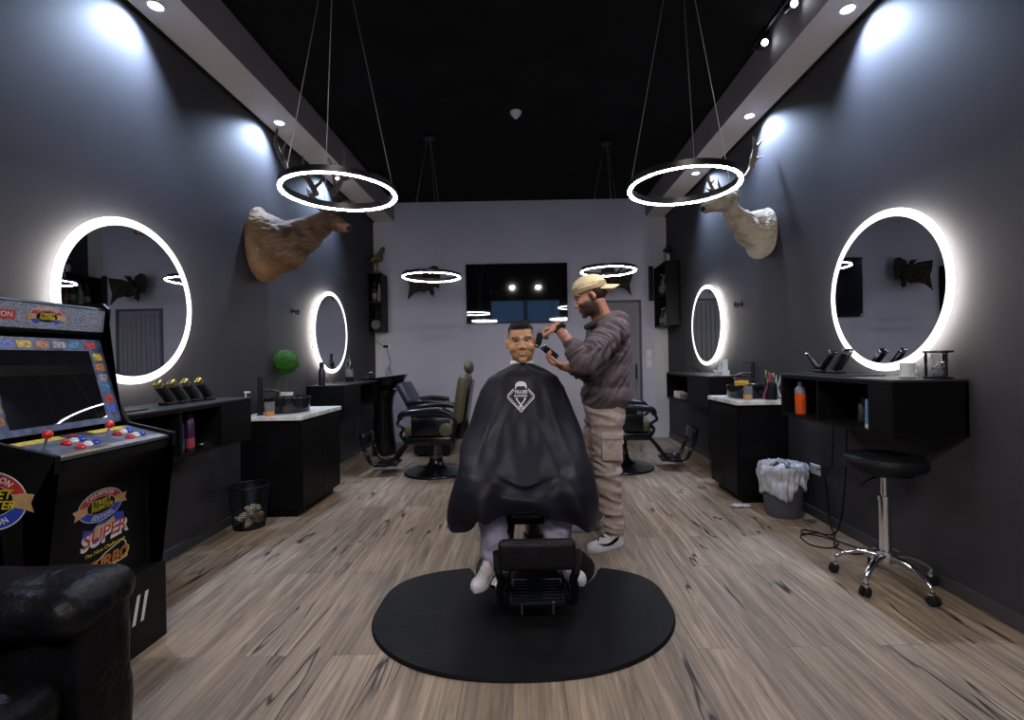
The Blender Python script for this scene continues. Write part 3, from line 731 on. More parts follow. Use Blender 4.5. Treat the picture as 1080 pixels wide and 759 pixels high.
# wall socket + cables
def socket(label, loc, rot, name='power_outlet'):
    t = thing(name, label, 'power outlet', loc); t.rotation_euler = (0, 0, rot)
    b = B(); box2(b, (-.058, -.01, -.036), (.058, 0, .036), .003); obj('face_plate', b, M_white, t, False)
    for s in (-.025, .025):
        b = B()
        for q, an in ((-.008, .5), (.008, -.5)): box(b, (s+q, -.0105, .008), (.0025, .002, .009), 0, Euler((0, an, 0)))
        box(b, (s, -.0105, -.01), (.0025, .002, .009)); obj('socket_slots', b, M_blackmetal, t, False)
    return t
o = socket('white double power outlet low on the right wall behind the lined bin', (WR, 3.5, .36), -pi/2)
M_cord = pm('black_cable', (.01, .01, .01), .5, var=.1)
b = B(); stube(b, [(2.1, 3.12, .79), (2.09, 3.12, .5), (2.07, 3.13, .2), (2.03, 3.15, .02), (1.93, 3.2, .006), (1.80, 3.15, .006), (1.78, 3.0, .006), (1.88, 2.95, .006), (1.98, 3.05, .006), (1.95, 3.2, .007), (1.87, 3.24, .012), (1.83, 3.17, .017), (1.92, 3.1, .016), (2.03, 2.95, .006), (2.02, 2.87, .006), (1.93, 2.86, .008), (1.9, 2.95, .014), (1.96, 3.05, .014), (2.05, 3.2, .008), (2.09, 3.3, .05), (2.1, 3.35, .3), (2.105, 3.4, .36)], .0045, 8, 8)
o = obj('power_cable', b, M_cord); tag(o, 'looped black cable on the floor between the lined bin and the stool', 'cable')
b = B(); stube(b, [(2.105, 3.26, .79), (2.10, 3.27, .5), (2.10, 3.3, .42), (2.105, 3.46, .37)], .004, 8)
o = obj('dangling_cable', b, M_cord); tag(o, 'short black cable hanging from the near right shelf to the outlet', 'cable')
b = B(); stube(b, [(2.05, 5.3, .68), (2.03, 5.28, .5), (2.0, 5.22, .2), (1.96, 5.1, .02), (1.93, 4.9, .005), (1.9, 4.7, .005), (1.93, 4.46, .006)], .004, 8)
o = obj('hanging_cable', b, M_cord); tag(o, 'black cord hanging from the far right shelf down to the floor', 'cable')
# stool
t = thing('wheeled_stool', 'black round padded stool with chrome pedestal and castors at the right wall', 'stool', (1.868, 2.49, 0), radians(-8))
SD = -.06
b = B(); lathe(b, [(0, .60), (.15, .60), (.178, .612), (.186, .63), (.186, .655), (.176, .673), (.14, .682), (0, .685)], n=56); obj('seat', b, M_leather, t)
b = B(); lathe(b, [(0, .585), (.13, .585), (.135, .60), (0, .60)], n=40); obj('seat_plate', b, M_blackmetal, t)
b = B(); lathe(b, [(0, .14), (.028, .14), (.028, .44), (.031, .442), (.031, .465), (.024, .467), (0, .467)], n=28); obj('gas_lift', b, M_chrome, t)
b = B(); cyl(b, (0, 0, .42), (0, 0, .588), .017, n=20); obj('lift_rod', b, M_chrome, t)
b = B(); stube(b, [(0, -.02, .58), (-.1, -.06, .565), (-.17, -.1, .54)], .005, 8); obj('height_lever', b, M_blackmetal, t)
b = B(); lathe(b, [(0, .12), (.04, .12), (.046, .135), (.042, .175), (0, .18)], n=28); obj('hub', b, M_chrome, t)
for k in range(5):
    a = radians(-68+72*k); c_, s_ = cos(a), sin(a); q = lambda r, z: (r*c_, r*s_, z)
    b = B(); stube(b, [q(.03, .155), q(.12, .148), q(.19, .115), q(.225, .085)], [.02, .017, .014, .013], 12, 5, .7); lg = obj('leg', b, M_chrome, t)
    b = B(); cyl(b, q(.225, .095), q(.225, .05), .008, n=12); box(b, q(.225, .05), (.02, .03, .03), .006, Euler((0, 0, a))); obj('castor_fork', b, M_chrome, lg)
    b = B(); u = V((-s_, c_, 0))
    for s2 in (-1, 1): lathe(b, [(0, -.008), (.02, -.008), (.0245, -.004), (.0245, .004), (.02, .008), (0, .008)], V(q(.232, .0248))+u*.014*s2, 24, u.to_track_quat('Z', 'Y').to_euler())
    obj('castor_wheel', b, M_rubber, lg)

# items on and in the near right shelf (top at 1.082)
ZT = 1.083
simple('white_cup', 'small white cup on the right shelf under the large mirror', 'cup', (2.0, 2.49, ZT), [
    ('cup_body', lambda b: lathe(b, [(0, 0), (.03, 0), (.032, .004), (.034, .075), (.0315, .075), (.029, .008), (0, .008)], n=32), M_white),
    ('cup_handle', lambda b: stube(b, [(.03, .0, .062), (.05, .0, .058), (.052, .0, .03), (.03, .0, .018)], .0045, 8), M_white),
    ('saucer_rim', lambda b: lathe(b, [(0, 0), (.04, 0), (.044, .004), (0, .003)], n=32), M_white)])
t = thing('hourglass', 'hourglass in a black frame at the near end of the right shelf', 'hourglass', (2.035, 2.345, ZT))
b = B(); lathe(b, [(0, 0), (.058, 0), (.06, .003), (.06, .01), (0, .012)], n=36); obj('frame_disc', b, M_blackmetal, t)
b = B(); lathe(b, [(0, .125), (.06, .126), (.06, .134), (.058, .137), (0, .137)], n=36); obj('frame_disc', b, M_blackmetal, t)
for k in range(3):
    a = 2*pi*k/3+.5; b = B(); lathe(b, [(0, .01), (.006, .01), (.0075, .05), (.005, .068), (.0075, .085), (.006, .126), (0, .126)], (.047*cos(a), .047*sin(a), 0), 12); obj('frame_post', b, M_blackmetal, t)
b = B(); lathe(b, [(0, .012), (.026, .014), (.031, .032), (.024, .055), (.004, .068), (.024, .081), (.031, .104), (.026, .122), (0, .124)], n=28)
M_hg = bpy.data.materials.new('clear_glass'); M_hg.use_nodes = True; pn = M_hg.node_tree.nodes['Principled BSDF']; pn.inputs['Transmission Weight'].default_value = 1; pn.inputs['Roughness'].default_value = .03; pn.inputs['IOR'].default_value = 1.1
_t = M_hg.node_tree.nodes.new('ShaderNodeTexNoise'); _m = M_hg.node_tree.nodes.new('ShaderNodeMapRange'); _m.inputs['To Max'].default_value = .05; M_hg.node_tree.links.new(_t.outputs['Fac'], _m.inputs['Value']); M_hg.node_tree.links.new(_m.outputs['Result'], pn.inputs['Roughness'])
obj('glass_bulbs', b, M_hg, t)
b = B(); lathe(b, [(0, .014), (.024, .016), (.027, .03), (.012, .045), (0, .052)], n=24); obj('sand', b, pm('pale_sand', (.5, .5, .55), .8), t)
# clippers on right shelf, leaning crosswise
def clip2(x, y, lean, yaw, mat, label):
    t = thing('hair_clipper', label, 'hair clipper', (x, y, ZT), yaw, 'clippers on the right shelf')
    R0 = Euler((radians(lean), 0, 0))
    d = R0.to_matrix() @ V((0, 0, 1))
    b = B(); box(b, V((0, 0, .022))+d*.080, (.036, .034, .150), .011, R0, 3); obj('clipper_body', b, mat, t)
    b = B(); box(b, V((0, 0, .022))+d*.161, (.038, .022, .022), .003, R0); obj('clipper_blade', b, M_chrome, t)
    b = B(); box2(b, (-.025, -.04, 0), (.025, .04, .02), .006); obj('charging_stand', b, M_blackmetal, t)
clip2(1.95, 3.16, 50, pi, M_blackmetal, 'black hair clipper leaning left at the far end of the right shelf')
clip2(1.91, 3.075, 48, 0, M_blackmetal, 'black hair clipper leaning right, second from the far end of the right shelf')
clip2(1.97, 3.0, 44, 0, M_chrome_dark, 'silver bladed hair clipper on the right shelf, third from its far end')
clip2(1.90, 2.93, 44, 0, M_chrome_dark, 'silver bladed hair clipper on the right shelf, nearest to the white cup')
b = B(); box2(b, (-.11, -.3, 0), (.11, .3, .006), .002)
o = obj('barber_mat', b, M_rubber, None, False, loc=(1.90, 2.95, ZT)); o.location.z = ZT-.0005; tag(o, 'thin black rubber barber mat under the clippers on the right shelf', 'mat')
for o_ in list(COL.objects):
    if o_.name.startswith('hair_clipper') and o_.get('group') == 'clippers on the right shelf': o_.location.z = ZT+.006
simple('bottle_of_tonic', 'orange red bottle with a grey cap in the open right shelf', 'bottle', (1.81, 3.14, .819), [
    ('bottle_body', lambda b: lathe(b, [(0, 0), (.03, 0), (.033, .008), (.033, .135), (0, .135)], n=28), pm('orange_liquid', (.62, .08, .012), .18, var=.15)),
    ('bottle_shoulder', lambda b: lathe(b, [(.033, .135), (.033, .165), (.02, .182), (0, .182)], n=28), pm('frosted_plastic', (.16, .17, .22), .3)),
    ('bottle_cap', lambda b: lathe(b, [(0, .18), (.015, .18), (.014, .205), (.008, .212), (0, .212)], n=20), pm('frosted_cap', (.16, .17, .22), .3))])
simple('squeeze_tube', 'pale blue squeeze tube standing on its cap in the open right shelf', 'tube', (1.80, 2.50, .819), [
    ('tube_body', lambda b: lathe(b, [(0, .02), (.02, .02), (.022, .035), (.018, .15), (0, .155)], n=24, sx=.75), pm('blue_tube', (.1, .19, .36), .35, var=.2)),
    ('tube_cap', lambda b: lathe(b, [(0, 0), (.017, 0), (.017, .022), (0, .022)], n=20), M_white)])
for i, (y, h, c, lb) in enumerate(((2.98, .13, (.05, .03, .02), 'small dark jar with a copper lid in the right shelf beside the orange bottle'), (2.75, .11, (.02, .03, .02), 'dark squat bottle in the middle of the right shelf'), (2.65, .15, (.03, .03, .025), 'dark tall bottle in the middle of the right shelf'))):
    simple('product_bottle', lb, 'bottle', (1.95, y, .819), [
        ('bottle_body', lambda b: lathe(b, [(0, 0), (.03, 0), (.03, h*.8), (.015, h), (0, h)], n=20), pm('dark_plastic', c, .3)),
        ('bottle_cap', lambda b: lathe(b, [(0, h), (.014, h), (.014, h+.03), (0, h+.03)], n=16), M_chrome_dark)])

# right worktop: cup with brushes and jar of combs
ZV = .841
simple('brush_cup', 'tan cup holding a yellow bristle brush on the right worktop', 'cup', (1.83, 3.93, ZV), [
    ('cup_body', lambda b: lathe(b, [(0, 0), (.033, 0), (.036, .115), (.033, .115), (.03, .01), (0, .01)], n=24), M_greyglass),
    ('cup_base', lambda b: lathe(b, [(.0335, .0), (.0355, .045), (.0345, .045), (.0335, 0)], n=24), pm('tan_filling', (.42, .24, .1), .4))])
simple('bristle_brush', 'yellow bristle brush with dark back lying across the tan cup', 'brush', (1.80, 3.93, ZV+.117), [
    ('bristles', lambda b: box(b, (-.02, 0, .028), (.11, .045, .045), .012), pm('yellow_bristle', (.5, .3, .03), .7, var=.5, scale=120)),
    ('brush_back', lambda b: (box(b, (-.02, 0, .057), (.115, .046, .014), .005), capsule(b, (.03, 0, .055), .009, (.09, .01, .05), .007)), pm('brown_brush_back', (.05, .02, .03), .4))])
t = thing('tool_jar', 'black jar on the right worktop next to the shelf, full of combs', 'jar', (2.02, 3.92, ZV))
b = B(); lathe(b, [(0, 0), (.045, 0), (.048, .14), (.044, .14), (.041, .01), (0, .01)], n=28); obj('jar_body', b, M_blackmetal, t)
rnd = random.Random(11)
tools = [('comb', (.45, .45, .42), 'pale comb'), ('comb', (.35, .05, .06), 'red comb'), ('comb', (.08, .35, .07), 'green comb'), ('comb', (.02, .02, .02), 'black comb'), ('comb', (.3, .04, .08), 'crimson comb'), ('comb', (.02, .06, .05), 'dark green comb'), ('comb', (.5, .5, .5), 'white comb')]
for i, (n_, c, w_) in enumerate(tools):
    a = 2*pi*i/len(tools); lean = V((cos(a)*.3, sin(a)*.3, 1)).normalized(); base = V((cos(a)*.015, sin(a)*.015, .015)); Ln = .19+.05*rnd.random()
    b = B(); u, v = frame_of(lean)
    Rm = Matrix((u, v, lean)).transposed().to_3x3().to_euler()
    box(b, base+lean*Ln/2, (.006, .012, Ln), .002, Rm)
    for q in range(12): box(b, base+lean*(Ln*.5+q*.0085)+v*.012, (.003, .016, .003), 0, Rm)
    o = obj('styling_comb', b, pm('comb_%s' % w_.replace(' ', '_'), c, .4), None, False, loc=t.location)
    tag(o, '%s standing in the black jar on the right worktop' % w_, 'comb', 'combs in the jar')
# far right shelf: boxes, tripod, things inside
for (dy, dz, s, lb) in ((4.78, 0, (.07, .07, .05), 'low white box on the far right shelf, left of the taller two'), (4.70, 0, (.07, .06, .055), 'white box under the tall carton on the far right shelf'), (4.62, 0, (.07, .065, .055), 'white box nearest the worktop on the far right shelf')):
    t = thing('product_box', lb, 'box', (1.93, dy, 1.013+dz)); b = B(); box2(b, (-s[0]/2, -s[1]/2, 0), (s[0]/2, s[1]/2, s[2]), .002); obj('carton', b, M_white, t, False)
    b = B(); box2(b, (-s[0]/2-.0006, -s[1]*.3, s[2]*.3), (-s[0]/2+.001, s[1]*.3, s[2]*.6)); obj('printed_label', b, pm('grey_print', (.2, .22, .25), .6), t, False)
for (dy, h, lb) in ((4.705, .09, 'slim white carton on top of the boxes on the far right shelf'), (4.63, .105, 'tallest white carton on top of the boxes on the far right shelf')):
    t = thing('product_box', lb, 'box', (1.93, dy, 1.0685)); b = B(); box2(b, (-.025, -.025, 0), (.025, .025, h), .002); obj('carton', b, M_white, t, False)
    b = B(); box2(b, (-.0256, -.015, h*.3), (-.024, .015, h*.7)); obj('printed_label', b, pm('grey_print', (.2, .22, .25), .6), t, False)
t = thing('phone_tripod', 'small black phone tripod standing on the far right shelf', 'tripod', (1.9, 5.45, 1.013))
b = B(); cyl(b, (0, 0, .06), (0, 0, .27), .007, n=10); obj('tripod_pole', b, M_blackmetal, t)
for k in range(3):
    a = 2*pi*k/3+.4; b = B(); stube(b, [(0, 0, .075), (.06*cos(a), .06*sin(a), .05), (.125*cos(a), .125*sin(a), .006)], .006, 8); obj('leg', b, M_blackmetal, t)
b = B(); box2(b, (-.006, -.02, .25), (.006, .02, .33), .003); obj('phone_clamp', b, M_blackmetal, t)
for i, (y, w_, lb) in enumerate(((5.8, .09, 'white and grey carton in the far right shelf, nearest the back wall'), (5.68, .07, 'white carton in the middle of the open far right shelf'), (5.55, .1, 'dark grey carton in the far right shelf'))):
    b = B(); box2(b, (-.05, -w_/2, 0), (.05, w_/2, .075-.01*i), .003)
    o = obj('stored_carton', b, (M_white, pm('light_card', (.45, .43, .4), .6), pm('grey_card', (.1, .1, .11), .6))[i], None, False, loc=(1.86, y, .7085)); tag(o, lb, 'box')

# robe hooks
for x, s, y, lb in ((WL, 1, 4.589, 'small black robe hook on the left wall beside the far mirror'), (WR, -1, 4.66, 'small black robe hook on the right wall beside the far mirror')):
    t = thing('wall_mounted_hook', lb, 'hook', (x, y, 1.715))
    b = B(); cyl(b, (0, 0, 0), (s*.012, 0, 0), .026, n=20); obj('wall_plate', b, M_blackmetal, t)
    b = B(); cyl(b, (s*.01, 0, 0), (s*.06, 0, 0), .007, n=10); ell(b, (s*.065, -.0, 0), (.015, .02, .02)); stube(b, [(s*.03, 0, 0), (s*.05, 0, -.03), (s*.075, 0, -.02)], .006, 8); obj('hook_peg', b, M_blackmetal, t)
# light switches by the door, wall outlet with plug
for z, lb in ((1.25, 'white light switch beside the back door, upper of two'), (1.11, 'white light switch beside the back door, lower of two')):
    t = thing('light_switch', lb, 'light switch', (1.832, YB-.012, z)); b = B(); box2(b, (-.037, -.009, -.057), (.037, 0, .057), .003); obj('face_plate', b, M_white, t, False)
    b = B()
    for q in (-.02, .02): box2(b, (-.01, -.013, q-.012), (.01, -.008, q+.012), .002)
    obj('switch_rocker', b, M_white, t, False)
t = socket('white power outlet on the back wall in the left corner', (-2.09, YB-.0001, 1.43), 0)
b = B(); box2(b, (-2.13, YB-.06, 1.41), (-2.06, YB-.014, 1.45), .01); o = obj('power_adapter', b, M_rubber); tag(o, 'black plug adapter in the corner outlet on the back wall', 'plug')
b = B(); stube(b, [(-2.08, YB-.04, 1.41), (-2.06, YB-.03, 1.3), (-2.03, YB-.03, 1.2), (-2.06, YB-.03, 1.12), (-2.1, YB-.03, 1.06), (-2.09, YB-.03, 1.0), (-2.05, YB-.03, 1.04), (-2.05, YB-.03, 1.12), (-2.02, YB-.03, 1.02), (-2.03, YB-.03, .9)], .004, 6)
o = obj('hanging_cable', b, M_cord); tag(o, 'thin black cable hanging in a loop above the hair wash basin', 'cable')
b = B(); stube(b, [(-2.12, YB-.04, 1.44), (-2.18, YB-.04, 1.47), (-2.24, YB-.04, 1.52), (-2.245, YB-.2, 1.55)], .004, 6)
o = obj('adapter_lead', b, M_cord); tag(o, 'short black lead running from the corner plug up to the left wall', 'cable')

# hair wash unit in the back left corner
t = thing('hair_wash_unit', 'black backwash basin with navy seat in the back left corner', 'hair wash basin', (-1.72, 6.2, 0))
M_navy = pm('navy_leather', (.02, .026, .05), .35, var=.2, bump=.2, bscale=80)
b = B(); lathe(b, [(0, .0), (.16, 0), (.17, .02), (.15, .3), (.13, .6), (.15, .74), (.20, .84), (0, .86)], (-.16, 0, 0), 36, sx=.9); obj('pedestal', b, M_dark_chair, t)
b = B(); lathe(b, [(0, .0), (.12, .02), (.2, .09), (.245, .17), (.25, .18), (.235, .18), (.19, .1), (.1, .04), (0, .03)], (-.12, 0, .83), 48, Euler((0, radians(-6), 0)), 1.2, 1.); obj('wash_bowl', b, M_dark_chair, t)
b = B(); stube(b, [(-.36, 0, .97), (-.37, 0, 1.05), (-.3, 0, 1.07), (-.26, 0, 1.02)], .011, 10); cyl(b, (-.36, .06, .96), (-.36, .06, 1.0), .014); obj('wash_tap', b, M_chrome_dark, t)
b = B(); box(b, (.22, 0, .70), (.11, .5, .52), .045, Euler((0, radians(-28), 0)), 3); obj('backrest', b, M_navy, t)
b = B(); box2(b, (.26, -.25, .36), (.80, .25, .50), .045); obj('seat', b, M_navy, t)
b = B(); box2(b, (.28, -.24, .03), (.74, .24, .36), .02); obj('seat_base', b, M_dark_chair, t)
for s in (-1, 1):
    b = B(); stube(b, [(.2, s*.28, .68), (.4, s*.28, .70), (.66, s*.28, .68)], [.03, .035, .03], 12); box2(b, (.3, s*.28-.02, .3), (.6, s*.28+.02, .68), .01); obj('armrest', b, M_dark_chair, t)
# two slim hoses / cables by the wall
for k, (x, y) in enumerate(((-2.14, 5.98), (-2.10, 6.02))):
    b = B(); stube(b, [(x, y+.01, .70), (x+.01, y, .5), (x-.01, y+.01, .35), (x, y, .02)], .006, 8); o = obj('wash_hose', b, M_chrome_dark); tag(o, ('left' if k == 0 else 'right')+' of the two thin hoses hanging down beside the wash basin to the floor', 'hose')
# ================================================================ people
M_skin = attr_mat('skin', .5, .05, 300, .04)
SK_C = (.52, .27, .135); SK_B = (.50, .225, .145)

def head_parts(bm, M, slim=1.):
    """adult head in its own frame: faces -Y, up Z, origin mid head"""
    t = B()
    ell(t, (0, .014, .034), (.0745, .095, .084), u=32, v=20)
    ell(t, (0, -.022, -.012), (.068, .070, .082), u=28, v=18)
    ell(t, (0, -.026, -.060), (.060*slim, .062, .052), u=24, v=14)
    ell(t, (0, -.070, -.098), (.024, .019, .018), u=16, v=10)
    for s in (-1, 1):
        ell(t, (s*.048, -.022, -.036), (.024, .042, .042), u=16, v=10)
        ell(t, (s*.040, -.060, -.032), (.026, .025, .024), u=16, v=10)
        ell(t, (s*.076, .012, -.012), (.010, .018, .028), Euler((radians(8), 0, s*radians(-18))), 16, 10)
        ell(t, (s*.080, .008, .002), (.008, .012, .015), None, 12, 8)
        ell(t, (s*.013, -.097, -.033), (.0085, .011, .008), None, 10, 8)
        capsule(t, (s*.052, -.066, .023), .009, (s*.014, -.086, .019), .010, 10)
    capsule(t, (0, -.080, .012), .009, (0, -.100, -.026), .0105, 12)
    ell(t, (0, -.103, -.029), (.010, .010, .009), None, 12, 8)
    capsule(t, (-.02, -.083, -.058), .0075, (.02, -.083, -.058), .0075, 10); ell(t, (0, -.089, -.058), (.015, .007, .005), None, 12, 8)
    ell(t, (0, -.086, -.070), (.020, .009, .007), None, 12, 8)
    bmesh.ops.transform(t, matrix=M, verts=t.verts)
    me = bpy.data.meshes.new('t'); t.to_mesh(me); t.free(); bm.from_mesh(me); bpy.data.meshes.remove(me)

def hand(bm, wrist, ddir, palm_n, size=1., curl=.6, thumb_s=1, spread=.3):
    """wrist -> palm along ddir, palm faces palm_n; fingers curl towards palm_n"""
    d = V(ddir).normalized(); n = V(palm_n); n = (n - d*n.dot(d)).normalized(); w = d.cross(n)
    P = lambda a, b_, c: V(wrist) + (d*a + w*b_ + n*c)*size
    capsule(bm, P(-.03, 0, 0), .024*size, P(.015, 0, 0), .025*size, 14)
    for q in (-.026, -.009, .009, .026): capsule(bm, P(.01, q*.7, 0), .014*size, P(.078, q, .002), .0115*size, 12)
    tips = []
    for i, (q, ln) in enumerate(((-.030, .082), (-.010, .090), (.010, .084), (.029, .066))):
        p = P(.080, q, .002); ang = 0; L3 = (.45*ln, .30*ln, .25*ln); rr = (.0102, .0092, .0084, .0076)
        for k in range(3):
            ang += curl*(.75, 1., .75)[k]
            nx = p + (d*cos(ang) + n*sin(ang) + w*(q*spread*6*(1-k*.4)*.25))*L3[k]*size
            capsule(bm, p, rr[k]*size, nx, rr[k+1]*size, 12); p = nx
        tips.append(p)
    # thumb leaves the side of the palm near its base
    s = thumb_s
    a0 = P(.018, s*.026, .006); a1 = P(.046, s*.050, .022); a2 = P(.074, s*.050, .036); a3 = P(.096, s*.040, .044)
    capsule(bm, a0, .0155*size, a1, .0125*size, 12); capsule(bm, a1, .0122*size, a2, .0105*size, 12); capsule(bm, a2, .0105*size, a3, .0088*size, 12)
    return tips, a3

def shade_face(loc, skin, brow=(.012, .008, .006), lip=(.30, .09, .08), beard=None, fade=None, smile=False):
    """local colours on a head, head frame"""
    x, y, z = loc; c = V(skin)
    front = y < -.035
    if fade and z > -.06:
        # cropped sides: short hair over the skin
        side = clamp((y+.052)/.02) if z < .064 else 1.
        f_ = side*clamp((z-.012-.0*y)/.04)*.93
        if y > .03: f_ = max(f_, clamp((z+.055)/.05)*.9)
        if abs(x) > .076 and z < .035: f_ *= .0
        c = c.lerp(V(fade), f_)
    if front:
        ax = abs(x)
        bz = .0255 - .12*max(0, ax-.032)
        c = c.lerp(V(brow), .97*g(z-bz, .0072)*clamp((ax-.010)/.006)*clamp((.057-ax)/.006))
        # lash line / narrow eyes
        ez = .0035 - .10*abs(ax-.031)
        c = c.lerp(V((.02, .01, .008)), 1.*g(z-ez, .0046)*clamp((ax-.015)/.005)*clamp((.047-ax)/.005))
        c = c.lerp(V((.28, .12, .08)), .35*g(z+.006, .007)*clamp((ax-.015)/.008)*clamp((.047-ax)/.008))
        if y < -.06:
            mz = -.0635 + (ax*ax*9 if smile else -.0*ax)
            w_ = .027 if smile else .023
            ins = clamp((w_-ax)/.004)
            c = c.lerp(V(lip), .85*ins*g(z-mz, .009))
            if smile: c = c.lerp(V((.75, .70, .64)), .8*clamp((.018-ax)/.003)*g(z-mz-.0005, .0028))
            else: c = c.lerp(V((.08, .02, .02)), .8*ins*g(z-mz, .002))
    if beard:
        m = clamp((-.016-z)/.016) * clamp((.045-y)/.03) * (1 if (abs(x) > .036 or z < -.042) else clamp((-.03-z)/.02))
        m = max(m, clamp((.035-abs(x))/.008)*g(z+.049, .008)*(1 if y < -.06 else 0))
        m = max(m, clamp((abs(x)-.055)/.01)*g(y-.0, .016)*clamp((.02-z)/.02)*clamp((z+.08)/.02))
        if y < -.06 and abs(x) < .02 and -.076 < z < -.055: m *= .15
        if z < -.12: m *= clamp((z+.15)/.03)
        c = c.lerp(V(beard), .93*clamp(m))
    return tuple(c)

def make_body(name, parent, parts_fn, Mh, origin, colfn, voxel=.0042, mat=None):
    b = B(); parts_fn(b)
    me = remesh(b, voxel, 3, .5)
    Mi = Mh.inverted()
    def dsp(co, n):
        q = Mi @ co; o_ = V()
        if abs(q.x) < .07 and -.12 < q.z < .08 and q.y < -.04:
            for s in (-1, 1):
                o_ += n*(-.0075*exp(-(((q.x-s*.031)/.014)**2+((q.z-.004)/.009)**2)))
            o_ += n*(-.003*exp(-((q.x/.02)**2+((q.z+.0635)/.0028)**2)))
        return o_
    displace(me, dsp); me.transform(Matrix.Translation(-V(origin)))
    Mo = Matrix.Translation(-V(origin))
    paint(me, lambda co: colfn(Mi @ (co + V(origin)), co + V(origin)))
    return link_mesh(name, me, mat or M_skin, parent)

def cloth(name, parent, bm, voxel, mat, origin, folds=None, sm=6, colfn=None):
    me = remesh(bm, voxel, sm, .5)
    if folds: displace(me, folds)
    me.transform(Matrix.Translation(-V(origin)))
    if colfn: paint(me, colfn)
    return link_mesh(name, me, mat, parent)

def eyes(parent, Mh, origin, r=.0112, look=0., zz=.0035, dy=-.0705):
    for s in (-1, 1):
        b = B(); c = V((s*.031, dy, zz)); ell(b, c, (r, r, r*.62), None, 20, 14)
        me = bpy.data.meshes.new('eye'); b.to_mesh(me); b.free(); me.transform(Matrix.Translation(-V(origin)) @ Mh)
        Mi = Mh.inverted()
        def col(co):
            q = Mi @ (co+V(origin)); d = sqrt((q.x-c.x-look)**2+(q.z-c.z)**2)
            return (.01, .007, .005) if (d < .0058) else (.55, .5, .48)
        paint(me, col); link_mesh('eye', me, M_eye, parent)
M_eye = attr_mat('eye_surface', .15)

def sneaker(parent, heel, toe, z0, name, mats, swoosh=None, roll=0.):
    """heel/toe: ground points in the parent's frame; a low-top trainer"""
    hv, tv = V((heel[0], heel[1], z0)), V((toe[0], toe[1], z0)); d = tv-hv; L_ = d.length; d.normalize()
    ang = math.atan2(d.y, d.x); M = Matrix.Translation(hv) @ Matrix.Rotation(ang, 4, 'Z') @ Matrix.Scale(L_/.29, 4) @ Matrix.Rotation(roll, 4, 'X')
    def outline(t):   # half widths along the shoe, x from 0 (heel) to .29 (toe)
        w = [.004, .030, .036, .035, .034, .038, .045, .049, .047, .036, .004]
        k = min(t*10, 9.999); i = int(k); return w[i]*(1-(k-i))+w[i+1]*(k-i)
    # sole
    def loft(sections, n=28):
        bm = B(); rings = []
        for (z, sc, off) in sections:
            ring = []
            for k in range(n):
                a = 2*pi*k/n; t = (1-cos(a))/2
                x = .29*t; yw = outline(t)*sc*(1 if a < pi else -1)
                ring.append(bm.verts.new(((x-.145)*(1-(1-sc)*.35)+.145+off, yw, z)))
            rings.append(ring)
        for A, C in zip(rings[:-1], rings[1:]):
            for k in range(n): bm.faces.new((A[k], A[(k+1) % n], C[(k+1) % n], C[k]))
        bm.faces.new(list(reversed(rings[0]))); bm.faces.new(rings[-1]); return bm
    bm = loft([(0, .96, 0), (.006, 1.03, 0), (.024, 1.05, 0), (.028, 1.0, 0)]); bmesh.ops.transform(bm, matrix=M, verts=bm.verts)
    sh = obj(name, bm, mats[0], parent)
    # upper by remesh
    t = B()
    ell(t, (.225, 0, .030), (.062, .044, .034), None, 20, 12); ell(t, (.15, 0, .040), (.085, .038, .040), None, 20, 12); ell(t, (.055, 0, .045), (.052, .035, .045), None, 20, 12)
    capsule(t, (.19, 0, .045), .030, (.105, 0, .082), .027); capsule(t, (.06, 0, .05), .036, (.065, 0, .095), .040); capsule(t, (.10, 0, .075), .032, (.06, 0, .108), .038)
    me = remesh(t, .005, 4)
    displace(me, lambda c, n: V((0, 0, max(0, .012-c.z))))
    me0 = me.copy(); me0.transform(M); link_mesh('shoe_upper', me0, mats[1], sh)
    bv = BVHTree.FromPolygons([v.co for v in me.vertices], [p.vertices for p in me.polygons])
    bm = B()
    def top_z(x, y):
        h = bv.ray_cast(V((x, y, .3)), V((0, 0, -1))); return h[0].z if h[0] else .08
    for k in range(6):
        x = .100+.018*k; w_ = .022-.001*k
        tube(bm, [(x+.010*(q/4)*(1 if k % 2 else -1), -w_+w_*2*q/8, top_z(x, -w_+w_*2*q/8)+.0025) for q in range(9)], .0046, 6)
    bmesh.ops.transform(bm, matrix=M, verts=bm.verts); obj('shoe_laces', bm, mats[2], sh)
    bm = B()
    tube(bm, [(.072+.040*cos(a), .036*sin(a), .128+.012*cos(a)*-1) for a in [2*pi*q/24 for q in range(24)]], .0085, 8, closed=True)
    bmesh.ops.transform(bm, matrix=M, verts=bm.verts); obj('shoe_collar', bm, mats[1], sh)
    if swoosh is not None:   # curved tick on the side facing the camera
        bm = B(); lo_p = smooth_path([V((x, 0, z)) for x, z in [(.222, .058), (.17, .036), (.11, .034), (.075, .050), (.062, .082)]], 6)
        hi_p = smooth_path([V((x, 0, z)) for x, z in [(.222, .058), (.165, .050), (.115, .056), (.094, .066), (.062, .082)]], 6)
        rows = []
        for a, c in zip(lo_p, hi_p):
            row = []
            for q in range(4):
                p = a.lerp(c, q/3); h = bv.ray_cast(V((p.x, swoosh*.2, p.z)), V((0, -swoosh, 0)))
                row.append(bm.verts.new((h[0] if h[0] else V((p.x, swoosh*.035, p.z))) + V((0, swoosh*.002, 0))))
            rows.append(row)
        for R0_, R1_ in zip(rows, rows[1:]):
            for q in range(3): bm.faces.new((R0_[q], R1_[q], R1_[q+1], R0_[q+1]))
        bmesh.ops.remove_doubles(bm, verts=bm.verts, dist=.0002)
        bmesh.ops.transform(bm, matrix=M, verts=bm.verts)
        so = obj('side_emblem', bm, M_black, sh); so.modifiers.new('s', 'SOLIDIFY').thickness = .0012
    return sh
